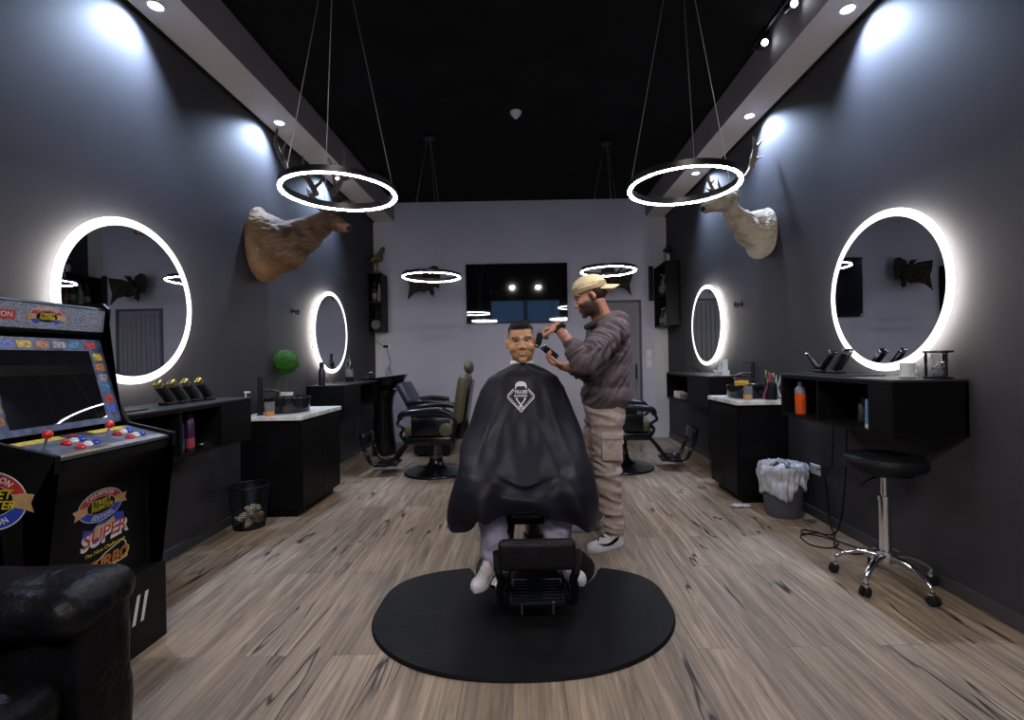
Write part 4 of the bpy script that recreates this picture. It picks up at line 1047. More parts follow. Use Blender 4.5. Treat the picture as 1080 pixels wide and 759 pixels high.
M_shoe_w = pm('white_shoe_leather', (.62, .60, .64), .5, var=.1, scale=30, bump=.1, bscale=90)
M_shoe_s = pm('white_shoe_sole', (.5, .48, .52), .6, var=.12, scale=30)

# ---------------------------------------------------------------- the seated client
O1 = V((-.02, 2.78, 0))
c1 = thing('person', 'smiling client seated in the barber chair under a black cape, short black hair', 'person', O1)
Mh1 = Matrix.Translation((-.028, 2.75, 1.315)) @ Matrix.Rotation(radians(-3), 4, 'Y') @ Matrix.Rotation(radians(2), 4, 'Z') @ Matrix.Rotation(radians(2), 4, 'X') @ Matrix.Scale(1.04, 4)
def client_parts(b):
    head_parts(b, Mh1, 1.0)
    P = lambda x, y, z: Mh1 @ V((x, y, z))
    capsule(b, P(0, .018, -.05), .060, (-.02, 2.80, 1.12), .064)
    # torso, arms folded on the lap, legs
    ell(b, (-.02, 2.84, 1.0), (.17, .10, .17)); ell(b, (-.02, 2.86, .82), (.145, .10, .16)); ell(b, (-.02, 2.85, .68), (.165, .12, .11))
    for s in (-1, 1):
        sh = V((-.02+s*.155, 2.83, 1.03)); el = V((-.02+s*.225, 2.76, .80)); wr = V((-.02+s*.12, 2.58, .705))
        capsule(b, (-.02, 2.82, 1.06), .065, sh, .05); capsule(b, sh, .05, el, .042); capsule(b, el, .04, wr, .027)
        hand(b, wr, (-s*.9, -.25, -.1), (0, .1, -1), .95, .25, 1)
        hip = V((-.02+s*.09, 2.82, .64)); kn = V((-.02+s*.185, 2.39, .58)); an = V((-.02+s*.155, 2.385, .24))
        capsule(b, hip, .075, kn, .05); capsule(b, kn, .05, an, .03); capsule(b, an, .032, (an.x+s*.03, 2.35, .19), .028)
def col_c1(q, wco):
    if q.length < .19 and wco.z > 1.15: return shade_face(q, SK_C, fade=(.02, .014, .011), smile=True)
    return SK_C
make_body('body', c1, client_parts, Mh1, O1, col_c1, .0042)
eyes(c1, Mh1, O1, .0095, 0, .0028, -.0712)
# hair: short black crop
t = B(); ell(t, (0, .018, .064), (.071, .084, .056), u=36, v=22); ell(t, (0, -.028, .078), (.052, .045, .034), u=28, v=16); ell(t, (0, .05, .04), (.0735, .068, .06), u=28, v=18)
bmesh.ops.transform(t, matrix=Mh1, verts=t.verts)
me = remesh(t, .004, 3)
displace(me, lambda c, n: n*(.0022*noise.noise(c*220)))
me.transform(Matrix.Translation(-O1)); link_mesh('hair', me, pm('black_hair', (.012, .008, .007), .55, var=.4, scale=200, bump=.5, bscale=500), c1)
# neck strip
t = B(); rings = []
for j in range(7):
    u = j/6; ring = []
    for k in range(48):
        a = 2*pi*k/48; r = .061+.007*(1-u) + .003*sin(u*pi)
        z = 1.172 + u*.040 - .010*(-sin(a)) * 1.0
        ring.append(t.verts.new((-.025+r*cos(a)*1.06, 2.785+r*sin(a), z)))
    rings.append(ring)
for A, C in zip(rings[:-1], rings[1:]):
    for k in range(48): t.faces.new((A[k], A[(k+1) % 48], C[(k+1) % 48], C[k]))
bmesh.ops.translate(t, vec=-O1, verts=t.verts)
k_ = obj('neck_strip', t, pm('white_neck_paper', (.62, .62, .68), .6, var=.06), c1); k_.modifiers.new('s', 'SOLIDIFY').thickness = .003
# cape
M_cape = pm('cape_nylon', (.007, .007, .0125), .5, var=.3, scale=6, bump=.10, bscale=22, spec=.2)
NK = 168
LV = [  # z, half width left, half width right, front y, back y, cx
    (1.190, .066, .066, 2.708, 2.865, -.025),
    (1.176, .090, .090, 2.700, 2.885, -.024),
    (1.150, .145, .140, 2.692, 2.915, -.022),
    (1.110, .205, .200, 2.690, 2.94, -.020),
    (1.040, .250, .240, 2.675, 2.96, -.020),
    (.950, .285, .275, 2.640, 2.97, -.020),
    (.860, .320, .305, 2.590, 2.97, -.020),
    (.780, .350, .330, 2.500, 2.97, -.020),
    (.715, .365, .345, 2.370, 2.97, -.018),
    (.675, .372, .352, 2.260, 2.97, -.016),
    (.640, .378, .356, 2.215, 2.97, -.014),
    (.580, .390, .365, 2.200, 2.97, -.012),
    (.500, .400, .374, 2.205, 2.96, -.012),
    (.440, .410, .382, 2.215, 2.95, -.012),
    (.420, .414, .386, 2.218, 2.95, -.012)]
def cape_pt(j, k):
    # dense in j by interpolation
    i = min(int(j), len(LV)-2); u = j-i
    u2 = u
    z, wl, wr, yf, yb, cx = [LV[i][q]*(1-u2)+LV[i+1][q]*u2 for q in range(6)]
    a = 2*pi*k/NK; c_, s_ = cos(a), sin(a)          # s_<0 is the front
    w = wr if c_ > 0 else wl
    low = clamp((j-6)/6)
    e = 1-.58*low if s_ < 0 else 1-.15*low
    x = cx + w*math.copysign(abs(c_)**e, c_)
    cy = 2.80
    y = cy + (cy-yf if s_ < 0 else yb-cy)*math.copysign(abs(s_)**(e if s_ < 0 else 1), s_)
    xr = (x-cx)
    if s_ < 0:
        # cloth spans the two knees and sags between them
        between = g(xr, .13); knee = g(abs(xr)-.20, .085)
        f1 = g(j-9.3, 1.6); f2 = clamp((j-9)/2)
        z -= .085*between*f1*1.0; z += .012*knee*f1
        y += .085*between*g(j-9.6, 1.1) + .045*between*f2
        # hem: corners hang lower than the middle
        z += f2*clamp((j-11)/3)*( .075*g(xr+.02, .17) )
        side = clamp((abs(xr)-.24)/.06)
        z -= clamp((j-11)/3)*.035*side
        z += clamp((j-12)/2)*.03*g(xr+.235, .022)
        # body folds falling from the shoulders
        fo = clamp((j-3)/4)*.010
        y += fo*sin(xr*44+j*.55)*g(xr, .28) + fo*.8*sin(xr*27-j*.8+1.3)
        for (sx, dx, amp) in ((-.15, -.022, .016), (.13, .024, .016), (-.05, -.03, .008), (.05, .022, .010)):
            y += amp*g(xr-sx-dx*(j-4), .020)*clamp((j-3)/2)*clamp((10.5-j)/2)*-1
        y += .018*sin(xr*38+.6)*clamp((j-10)/3)
    else:
        y += .012*sin(a*13+j*.5)*clamp((j-4)/5)
    x += .008*sin(j*1.3+a*2)*clamp((j-4)/4) + .010*noise.noise(V((x*5, y*5, z*5)))*clamp((j-3)/4)
    return V((x, y, z))
b = B(); JJ = [q*.25 for q in range((len(LV)-1)*4+1)]
rings = [[b.verts.new(cape_pt(j, k)) for k in range(NK)] for j in JJ]
for A, C in zip(rings[:-1], rings[1:]):
    for k in range(NK): b.faces.new((A[k], A[(k+1) % NK], C[(k+1) % NK], C[k]))
cape_bvh = BVHTree.FromBMesh(b)
bmesh.ops.translate(b, vec=-O1, verts=b.verts)
cape = obj('barber_cape', b, M_cape, c1); cape.modifiers.new('s', 'SOLIDIFY').thickness = .0025
cape.data.polygons.foreach_set('use_smooth', [True]*len(cape.data.polygons))
cape['label'] = 'shiny black nylon barber cape with a white diamond emblem'
# emblem on the cape, laid onto its surface
lg = B()
def bar(b, p0, p1, w_):
    p0 = V((*p0, 0)); p1 = V((*p1, 0)); d = (p1-p0).normalized(); n = V((-d.y, d.x, 0))*w_/2
    m = max(2, int((p1-p0).length/.006)); L0 = []; L1 = []
    for i in range(m+1):
        q = p0.lerp(p1, i/m); L0.append(b.verts.new(q+n)); L1.append(b.verts.new(q-n))
    for i in range(m): b.faces.new((L0[i], L0[i+1], L1[i+1], L1[i]))
D = .073
dia = [(-D, .006), (-D, -.006), (0, -.088), (D, -.006), (D, .006), (.038, .048)]
bar(lg, (-.042, .044), (-D, .010), .0042); bar(lg, (-D, .010), (-D, -.004), .0042); bar(lg, (-D, -.004), (-.001, -.080), .0042); bar(lg, (.001, -.080), (D, -.004), .0042); bar(lg, (D, -.004), (D, .010), .0042); bar(lg, (D, .010), (.042, .044), .0042)
d2 = .92
bar(lg, (-.036, .039), (-D*.88, .006), .002); bar(lg, (-D*.88, .0), (-.001, -.069), .002); bar(lg, (.001, -.069), (D*.88, .0), .002); bar(lg, (D*.88, .006), (.036, .039), .002)
# hair and moustache-like quiff on top
def blob2(b, pts):
    vs = [b.verts.new((x, y, 0)) for x, y in pts]; f = b.faces.new(vs); bmesh.ops.triangulate(b, faces=[f])
blob2(lg, [(-.031, .056), (-.030, .070), (-.020, .082), (-.002, .087), (.018, .084), (.030, .074), (.034, .060), (.033, .046), (.028, .044), (.026, .056), (.014, .060), (0, .058), (-.014, .060), (-.024, .056), (-.028, .044), (-.033, .046)])
text_bm(lg, 'TILLIES', .0245, Matrix.Translation((0, .027, 0)), 0, bold=.0006)
text_bm(lg, 'BARBER', .0150, Matrix.Translation((0, .006, 0)), 0, space=1.5, bold=.0008)
bar(lg, (-.026, -.010), (.004, -.052), .006); bar(lg, (.024, -.012), (-.006, -.052), .006)
for s in (-1, 1):
    for k in range(10):
        a, c_ = 2*pi*k/10, 2*pi*(k+1)/10
        bar(lg, (s*.008+.006*cos(a), -.056+.006*sin(a)), (s*.008+.006*cos(c_), -.056+.006*sin(c_)), .003)
blob2(lg, [(-.030, -.006), (-.024, -.003), (-.018, -.010), (-.024, -.016)]); blob2(lg, [(.030, -.006), (.022, -.003), (.016, -.012), (.024, -.018)])
bmesh.ops.subdivide_edges(lg, edges=[e for e in lg.edges if e.calc_length() > .008], cuts=2)
for v in lg.verts:
    X = v.co.x-.035; Z = v.co.y+1.003
    h = cape_bvh.ray_cast(V((X, 1.5, Z)), V((0, 1, 0)))
    yy = h[0].y if h[0] else 2.65
    v.co = V((X, yy-.0035, Z)) - O1
M_print = pm('white_print', (.62, .62, .68), .6, var=.08)
lo_ = obj('cape_emblem', lg, M_print, cape, False)
# trousers (lower legs) and shoes
M_lav = pm('grey_lavender_trousers', (.27, .25, .36), .75, var=.12, scale=30, bump=.25, bscale=60)
for s in (-1, 1):
    kx = O1.x+s*.185
    b = B()
    kn = V((kx, 2.40, .58)); an = V((O1.x+s*.155, 2.385, .235))
    capsule(b, (O1.x+s*.095, 2.78, .63), .105, kn, .088); capsule(b, kn, .084, an+V((0, 0, .05)), .070); capsule(b, an+V((0, 0, .05)), .070, an+V((s*.008, -.01, -.02)), .060)
    me_o = cloth('trouser_leg', c1, b, .008, M_lav, O1, lambda c, n: n*(.006*sin(c.z*55+c.x*30+noise.noise(c*9)*4)*clamp((.45-c.z)/.15) + .004*noise.noise(c*25)))
mats_c = (M_shoe_s, M_shoe_w, M_shoe_w)
sneaker(c1, (-.160, -.345), (-.238, -.590), .135, 'shoe', mats_c)
sneaker(c1, (.155, -.345), (.268, -.570), .15, 'shoe', mats_c)
for ch in list(c1.children):
    if ch.name.startswith('shoe'): pass

# ---------------------------------------------------------------- the standing barber
O2 = V((.50, 3.08, 0))
c2 = thing('person', 'standing barber in a grey hoodie and beige backward cap, cutting the client\'s hair', 'person', O2)
yaw2 = radians(-90-6)           # faces the client, -X
Mh2 = Matrix.Translation((.412, 3.02, 1.606)) @ Matrix.Rotation(yaw2, 4, 'Z') @ Matrix.Rotation(radians(20), 4, 'X') @ Matrix.Scale(1.06, 4)
SHN = V((.545, 2.90, 1.375)); ELN = V((.325, 2.70, 1.185)); WRN = V((.182, 2.738, 1.400))
SHF = V((.50, 3.24, 1.37)); ELF = V((.42, 3.08, 1.115)); WRF = V((.222, 2.955, 1.168))
HIPN = V((.505, 2.99, .87)); KNN = V((.50, 3.00, .48)); ANN = V((.525, 3.03, .115))
HIPF = V((.49, 3.15, .87)); KNF = V((.44, 3.26, .49)); ANF = V((.47, 3.36, .115))
def hand_low(b):   # far hand holding a clipper, fingers up around it
    hand(b, WRF, (-.88, -.15, .30), (.45, -.25, .85), .98, .8, -1, .1)
def barber_parts(b):
    head_parts(b, Mh2, 1.04)
    P = lambda x, y, z: Mh2 @ V((x, y, z))
    capsule(b, P(0, .02, -.05), .060, (.51, 3.07, 1.42), .070)
    ell(b, (.52, 3.07, 1.27), (.12, .17, .18)); ell(b, (.51, 3.07, 1.05), (.11, .15, .18)); ell(b, (.50, 3.07, .91), (.115, .155, .11))
    for sh, el, wr in ((SHN, ELN, WRN), (SHF, ELF, WRF)):
        capsule(b, (.52, 3.07, 1.38), .075, sh, .06); capsule(b, sh, .056, el, .043); capsule(b, el, .044, wr, .028)
    hand(b, WRN, (-.96, .05, -.18), (.1, .05, -1), .92, 1.15, 1, .08)
    hand_low(b)
    for hp, kn, an, tx in ((HIPN, KNN, ANN, (-.10, -.05)), (HIPF, KNF, ANF, (-.10, -.025))):
        capsule(b, hp, .082, kn, .048); capsule(b, kn, .048, an, .034); capsule(b, an, .034, (an.x+tx[0]*.4, an.y+tx[1]*.4, .05), .02)
TAT = (.10, .09, .10)
def col_c2(q, w_):
    if q.length < .19 and w_.z > 1.4: return shade_face(q, SK_B, beard=(.035, .016, .010))
    c = V(SK_B)
    if w_.x < .36 and w_.x > .21:           # tattooed forearms
        t_ = noise.noise(w_*38)
        c = c.lerp(V(TAT), clamp((t_-.02)*9)*.7)
    return tuple(c)
make_body('body', c2, barber_parts, Mh2, O2, col_c2, .0042)
eyes(c2, Mh2, O2, .0095, 0, .0028, -.0705)
# hair under the cap
t = B(); ell(t, (0, .036, .010), (.077, .072, .062), u=28, v=18)
bmesh.ops.transform(t, matrix=Mh2 , verts=t.verts)
me = remesh(t, .004, 2); me.transform(Matrix.Translation(-O2)); link_mesh('hair', me, pm('dark_brown_hair', (.03, .015, .01), .6, var=.4, scale=200, bump=.5, bscale=500), c2)
# cap, worn backwards
M_cap = pm('beige_cap_cotton', (.62, .50, .32), .8, var=.12, scale=25, bump=.2, bscale=250)
M_cap2 = pm('olive_cap_panel', (.27, .20, .10), .8, var=.12, scale=25, bump=.2, bscale=250)
Mcap = Mh2 @ Matrix.Rotation(radians(-2), 4, 'X')
b = B(); prof = []
NU, NVv = 48, 14; rr_ = []
for j in range(NVv+1):
    ph = (pi/2)*j/NVv
    ring = []
    for k in range(NU):
        a = 2*pi*k/NU
        rx, ry, rz = .0845, .104, .086
        fl = 1+.05*max(0, sin(ph*2))   # slightly boxy crown
        x = rx*cos(ph)**.8*cos(a)*fl if j < NVv else 0; y = .012+ry*cos(ph)**.8*sin(a)*fl if j < NVv else .012
        z = .040+rz*sin(ph) + .006*sin(a)*(1-j/NVv)*-1
        z += .003*noise.noise(V((x*40, y*40, z*40)))
        ring.append(b.verts.new((x, y, z)))
    rr_.append(ring)
for A, C in zip(rr_[:-1], rr_[1:]):
    for k in range(NU): b.faces.new((A[k], A[(k+1) % NU], C[(k+1) % NU], C[k]))
bmesh.ops.remove_doubles(b, verts=b.verts, dist=.0005)
bmesh.ops.transform(b, matrix=Matrix.Translation(-O2) @ Mcap, verts=b.verts)
cp = obj('baseball_cap', b, M_cap, c2); cp.modifiers.new('s', 'SOLIDIFY').thickness = .0025
cp['label'] = 'beige baseball cap worn backwards'
b = B()   # band and adjuster panel at the forehead
for j in range(5):
    pass
rg = []
for j in range(6):
    u = j/5; ring = []
    for k in range(NU):
        a = 2*pi*k/NU; z = .026+.040*u + .004*(-sin(a))
        if sin(a) < -.3: z -= .008*(-sin(a)-.3)*(1-u)
        ring.append(b.verts.new((.0865*cos(a)*(1-.03*u), .012+.1065*sin(a)*(1-.02*u), z)))
    rg.append(ring)
for A, C in zip(rg[:-1], rg[1:]):
    for k in range(NU): b.faces.new((A[k], A[(k+1) % NU], C[(k+1) % NU], C[k]))
bmesh.ops.transform(b, matrix=Matrix.Translation(-O2) @ Mcap, verts=b.verts)
bd = obj('cap_band', b, M_cap2, cp); bd.modifiers.new('s', 'SOLIDIFY').thickness = .002
b = B(); rg = []   # brim at the back
for j in range(9):
    v_ = j/8; ring = []
    for k in range(17):
        u = k/16*2-1
        x = u*.074*(1-.25*v_**2); y = .012+.1*sqrt(max(0, 1-(x/.088)**2)) + v_*.078*(1-.35*u*u)
        z = .034-.030*v_ - .020*u*u*(1-.2*v_) + .004
        ring.append(b.verts.new((x, y, z)))
    rg.append(ring)
for A, C in zip(rg[:-1], rg[1:]):
    for k in range(16): b.faces.new((A[k], A[k+1], C[k+1], C[k]))
bmesh.ops.transform(b, matrix=Matrix.Translation(-O2) @ Mcap, verts=b.verts)
br_ = obj('cap_brim', b, M_cap, cp); br_.modifiers.new('s', 'SOLIDIFY').thickness = .006
b = B(); box(b, (-.088, -.015, .062), (.002, .03, .012), .0008); bmesh.ops.transform(b, matrix=Matrix.Translation(-O2) @ Mcap, verts=b.verts); obj('cap_badge', b, M_white, cp)
# hoodie
M_hood = pm('grey_brown_hoodie', (.080, .060, .070), .85, var=.16, scale=22, bump=.3, bscale=140)
b = B()
ell(b, (.525, 3.07, 1.27), (.148, .205, .185), u=28, v=18); ell(b, (.520, 3.07, 1.10), (.140, .185, .20), u=28, v=18); ell(b, (.508, 3.07, .965), (.158, .200, .125), u=28, v=18)
capsule(b, (.52, 2.99, 1.385), .085, SHN, .088); capsule(b, (.51, 3.15, 1.38), .085, SHF, .085)
capsule(b, SHN, .092, ELN+V((0, 0, 0)), .072); capsule(b, ELN, .070, ELN.lerp(WRN, .42), .052)
capsule(b, SHF, .088, ELF, .072); capsule(b, ELF, .064, ELF.lerp(WRF, .62), .046)
ell(b, (.50, 3.06, 1.43), (.085, .11, .05)); 
ell(b, (.60, 3.07, 1.415), (.075, .125, .055), Euler((0, radians(28), 0)), 24, 14)     # the hood lying on the back
def ridge(p, k=1.): return 1-2.4*abs(noise.noise(p*k))
def hood_folds(c, n):
    f = 0.
    for A_, B_ in ((SHN, ELN), (SHF, ELF), (ELN, WRN), (ELF, WRF)):      # folds ring the sleeves
        ax = (B_-A_).normalized(); t_ = (c-A_).dot(ax); r_ = c-A_-ax*t_
        if r_.length < .13 and -.04 < t_ < .30:
            q = V((t_*26, r_.x*7+3, r_.z*7)); f += .018*(ridge(q)-.45)*clamp((t_+.04)/.06)
    if c.x > .36:      # diagonal drags over the back and the bunched waist
        q = V(((c.z*1.0-(c.x-.5)*1.1)*15, (c.x+c.z*.6)*4, c.y*4)); f += .022*(ridge(q)-.45)*clamp((1.34-c.z)/.15)
    f += .005*noise.noise(c*16)+.003*noise.noise(c*42)
    if c.x > .33 and c.z < .96: f = f*clamp((c.z-.90)/.06) + .004*g(c.z-.90, .012)
    return n*f
ho = cloth('hoodie', c2, b, .0075, M_hood, O2, hood_folds, 5)
# flat bottom hem
# sleeve cuffs and hood collar
M_hood_d = pm('dark_hood_lining', (.045, .04, .035), .9, var=.2, bump=.3, bscale=140)
for p0, p1, r in ((ELN.lerp(WRN, .36), ELN.lerp(WRN, .46), .050), (ELF.lerp(WRF, .58), ELF.lerp(WRF, .68), .044)):
    b = B(); tube(b, [p0-O2, p0.lerp(p1, .5)-O2, p1-O2], [r*.95, r*1.04, r*.86], 28); obj('sleeve_cuff', b, M_hood, c2)
b = B(); pts = []
for k in range(30):
    a = 2*pi*k/30; pts.append(V((.478+.086*cos(a), 3.055+.090*sin(a), 1.452+.040*cos(a)))-O2)
tube(b, pts, .019, 14, closed=True); obj('hood_collar', b, M_hood_d, c2)
b = B()
ell(b, (.585, 3.06, 1.452), (.075, .125, .052), Euler((0, radians(32), 0)), 24, 14)
capsule(b, (.47, 2.975, 1.425), .034, (.57, 2.96, 1.47), .040); capsule(b, (.57, 2.96, 1.47), .040, (.625, 3.06, 1.475), .042); capsule(b, (.625, 3.06, 1.475), .042, (.57, 3.16, 1.47), .04); capsule(b, (.57, 3.16, 1.47), .04, (.47, 3.14, 1.425), .034)
cloth('hood', c2, b, .0075, M_hood, O2, lambda c, n: n*(.008*(ridge(V((c.x*9, c.y*9, c.z*16)))-.45)), 5)
# cargo trousers
M_cargo = pm('beige_cargo_cotton', (.38, .30, .27), .85, var=.14, scale=24, bump=.3, bscale=120)
b = B()
ell(b, (.50, 3.07, .90), (.135, .175, .12), u=28, v=18)
for hp, kn, an in ((HIPN, KNN, ANN), (HIPF, KNF, ANF)):
    capsule(b, hp+V((0, 0, -.02)), .112, kn, .082); capsule(b, kn, .082, kn.lerp(an, .5), .070); capsule(b, kn.lerp(an, .5), .072, an+V((.012, .006, .012)), .062)
def cargo_folds(c, n):
    w_ = .5+.5*max(g(c.z-.47, .14), g(c.z-.17, .14))
    f = .026*w_*(ridge(V((c.z*17+c.x*4, c.x*5, c.y*5+7)))-.45)
    f += .004*noise.noise(c*24)
    return n*f*clamp((.94-z)/.08)
tr = cloth('cargo_trousers', c2, b, .0075, M_cargo, O2, cargo_folds, 4)
b = B()    # cargo pocket on the near thigh
box(b, V((.515, 2.912, .66))-O2, (.13, .03, .16), .014, Euler((radians(-5), 0, 0))); pk = obj('thigh_pocket', b, M_cargo, c2)
b = B(); box(b, V((.515, 2.898, .735))-O2, (.135, .016, .045), .007, Euler((radians(-5), 0, 0))); obj('pocket_flap', b, M_cargo, pk)
mats_b = (M_shoe_s, M_shoe_w, M_black)
sneaker(c2, (.607-O2.x, 3.072-O2.y), (.352-O2.x, 2.945-O2.y), .0, 'shoe', mats_b, swoosh=1)
sneaker(c2, (.52-O2.x, 3.40-O2.y), (.26-O2.x, 3.33-O2.y), .0, 'shoe', mats_b, swoosh=1)
# wrist watch
b = B(); d = (WRN-ELN).normalized(); wc = WRN - d*.012 - O2
tube(b, [wc-d*.012, wc+d*.012], [.0345, .0345], 28); wch = obj('wrist_watch', b, M_rubber, c2)
b = B(); u_ = V((.35, -.3, .6)); u_ = (u_-d*u_.dot(d)).normalized()
cyl(b, wc+u_*.030, wc+u_*.043, .021, n=28); obj('watch_case', b, M_blackmetal, wch)
# tools in the barber's hands
t = thing('hair_clipper', 'black clipper the barber holds against the side of the client\'s head', 'hair clipper', (.076, 2.735, 1.328))
b = B(); R0 = Euler((0, radians(12), 0)); box(b, (0, 0, 0), (.036, .045, .075), .012, R0, 3); obj('clipper_body', b, M_rubber, t)
b = B(); box(b, R0.to_matrix() @ V((-.004, 0, -.043)), (.028, .044, .016), .003, R0); obj('clipper_blade', b, M_chrome_dark, t)
t = thing('hair_clipper', 'dark cordless clipper held upright in the barber\'s lower hand', 'hair clipper', (.152, 2.935, 1.248))
R0 = Euler((0, radians(-52), 0)); b = B(); box(b, (0, 0, 0), (.042, .042, .10), .013, R0, 3); obj('clipper_body', b, M_rubber, t)
b = B(); box(b, R0.to_matrix() @ V((0, 0, .058)), (.040, .04, .025), .004, R0); obj('clipper_blade', b, M_chrome_dark, t)
# ================================================================ deer heads (shoulder mounts)
def deer(name_label, wallx, s, C, neck, headc, nose, cols, antlers, ears, loc, eye_p):
    """all points are world points; s = +1 when the mount looks into +X"""
    O = V(loc)
    t = thing('mounted_deer_head', name_label, 'hunting trophy', O)
    b = B()
    for (p0, r0, p1, r1) in neck: capsule(b, p0, r0, p1, r1, 24)
    for (c, r, ro) in C: ell(b, c, r, ro, 28, 18)
    hd = V(headc); ns = V(nose); d = (ns-hd).normalized()
    capsule(b, hd, .085, hd.lerp(ns, .45), .062, 24); capsule(b, hd.lerp(ns, .4), .062, ns-d*.03, .040, 20); ell(b, ns-d*.035, (.042, .036, .036))
    for (e0, e1, w_) in ears:
        e0, e1 = V(e0), V(e1); dd = (e1-e0)
        tube(b, [e0, e0+dd*.3, e0+dd*.65, e1], [.018, .040*w_, .034*w_, .006], 14, True, .55)
    me = remesh(b, .0085, 5)
    base_n = V((s, 0, 0))
    def fur(c, n):
        if abs(c.x-wallx) < .02: return V()
        return n*(.006*noise.noise(V((c.x*8, c.y*14, c.z*14))) + .007*noise.noise(V((c.x*22, c.y*60, c.z*60))))
    displace(me, fur)
    for v in me.vertices:
        if (v.co.x-wallx)*s < .004: v.co.x = wallx+s*.004
    me.transform(Matrix.Translation(-O))
    paint(me, lambda co: cols(co+O))
    link_mesh('neck_and_head', me, M_fur, t)
    b = B(); ell(b, ns-d*.004-O, (.022, .026, .020), None, 16, 10); obj('nose', b, M_nose, t)
    for e in eye_p:
        b = B(); ell(b, V(e)-O, (.014, .014, .014), None, 16, 10); obj('eye', b, M_nose, t)
    for A in antlers:
        b = B()
        pts, rad = A[0]; stube(b, [V(p)-O for p in pts], rad, 12, 6)
        for pts, rad in A[1:]: stube(b, [V(p)-O for p in pts], rad, 10, 5)
        me = remesh(b, .005, 2); displace(me, lambda c, n: n*.0012*noise.noise(c*90))
        link_mesh('antler', me, A_mat[0], t)
    return t
M_fur = attr_mat('animal_fur', .85, .8, 160)
M_nose = pm('dark_nose', (.015, .01, .01), .25, var=.2)
M_antler_d = pm('dark_antler', (.10, .075, .055), .6, var=.4, scale=20, bump=.3, bscale=90)
M_antler_l = pm('pale_antler', (.22, .18, .13), .6, var=.4, scale=20, bump=.3, bscale=90)
A_mat = [M_antler_d]
def red_cols(p):
    n_ = noise.noise(p*9)+.9*noise.noise(V((p.x*16, p.y*60, p.z*60))); c = V((.19, .115, .065)).lerp(V((.05, .03, .018)), clamp(.5+n_))
    low = clamp((2.12-p.z)/.18); c = c.lerp(V((.26, .10, .03)), low*.8)
    near = clamp((-2.0-p.x)/.2); c = c.lerp(V((.26, .155, .085)), near*.6)
    if p.x > -1.68: c = c.lerp(V((.13, .07, .04)), .6)
    if p.x > -1.47 and p.z < 2.3: c = c.lerp(V((.40, .20, .16)), .7)
    return tuple(c)
H0 = V((-1.60, 3.86, 2.37)); N0 = V((-1.375, 3.72, 2.262))
deer('brown stag head with dark antlers mounted on the left wall', WL, 1,
     [((-2.21, 3.97, 2.22), (.09, .175, .30), None), ((-2.16, 3.97, 2.08), (.13, .15, .19), None)],
     [((-2.17, 3.97, 2.30), .17, (-2.04, 3.97, 2.22), .185), ((-2.17, 3.97, 2.05), .13, (-2.0, 3.97, 2.16), .175), ((-2.03, 3.97, 2.21), .19, (-1.82, 3.93, 2.27), .14), ((-1.82, 3.93, 2.27), .14, (-1.62, 3.87, 2.36), .088)],
     H0, N0, red_cols,
     [[([at(334, 205, 3.86), at(322, 186, 3.9), at(306, 181, 3.95), at(295.5, 163, 3.97), at(291, 149, 3.97), at(292.6, 134, 3.95)], [.024, .021, .02, .018, .015, .006]),
       ([at(297, 166, 3.97), at(299, 157, 3.93), at(302, 149, 3.9)], [.014, .01, .004]), ([at(322, 187, 3.9), at(320.5, 175, 3.84), at(319, 163, 3.8)], [.016, .012, .004]), ([at(330, 199, 3.87), at(338, 192, 3.78), at(341, 183, 3.74)], [.016, .012, .004])],
      [([at(350, 205, 3.78), at(357, 196, 3.74), at(361, 186, 3.7), at(363, 174, 3.68), at(364, 163, 3.68), at(359.5, 153, 3.7)], [.024, .021, .018, .016, .013, .005]),
       ([at(354, 200, 3.75), at(350, 176, 3.72), at(345.6, 165.6, 3.7)], [.014, .011, .004]), ([at(360, 190, 3.7), at(369, 187, 3.64), at(370.5, 180, 3.6)], [.015, .012, .004])]],
     [(H0+V((-.04, .06, .06)), at(322, 197, 3.98), 1.1), (H0+V((.04, -.06, .05)), at(372, 212, 3.66), 1.1)],
     (WL, 3.97, 1.9), [H0+V((.11, .035, .0)), H0+V((.03, -.085, .012))])
A_mat[0] = M_antler_l
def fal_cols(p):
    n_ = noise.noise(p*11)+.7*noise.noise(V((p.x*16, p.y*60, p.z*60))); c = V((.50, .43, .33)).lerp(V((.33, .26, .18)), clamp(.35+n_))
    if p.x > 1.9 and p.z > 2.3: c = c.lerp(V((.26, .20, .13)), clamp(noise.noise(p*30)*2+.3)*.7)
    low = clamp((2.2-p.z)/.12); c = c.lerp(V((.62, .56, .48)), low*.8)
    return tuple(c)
H1 = at(768, 212, 3.97); N1 = at(741.5, 220.5, 3.84)
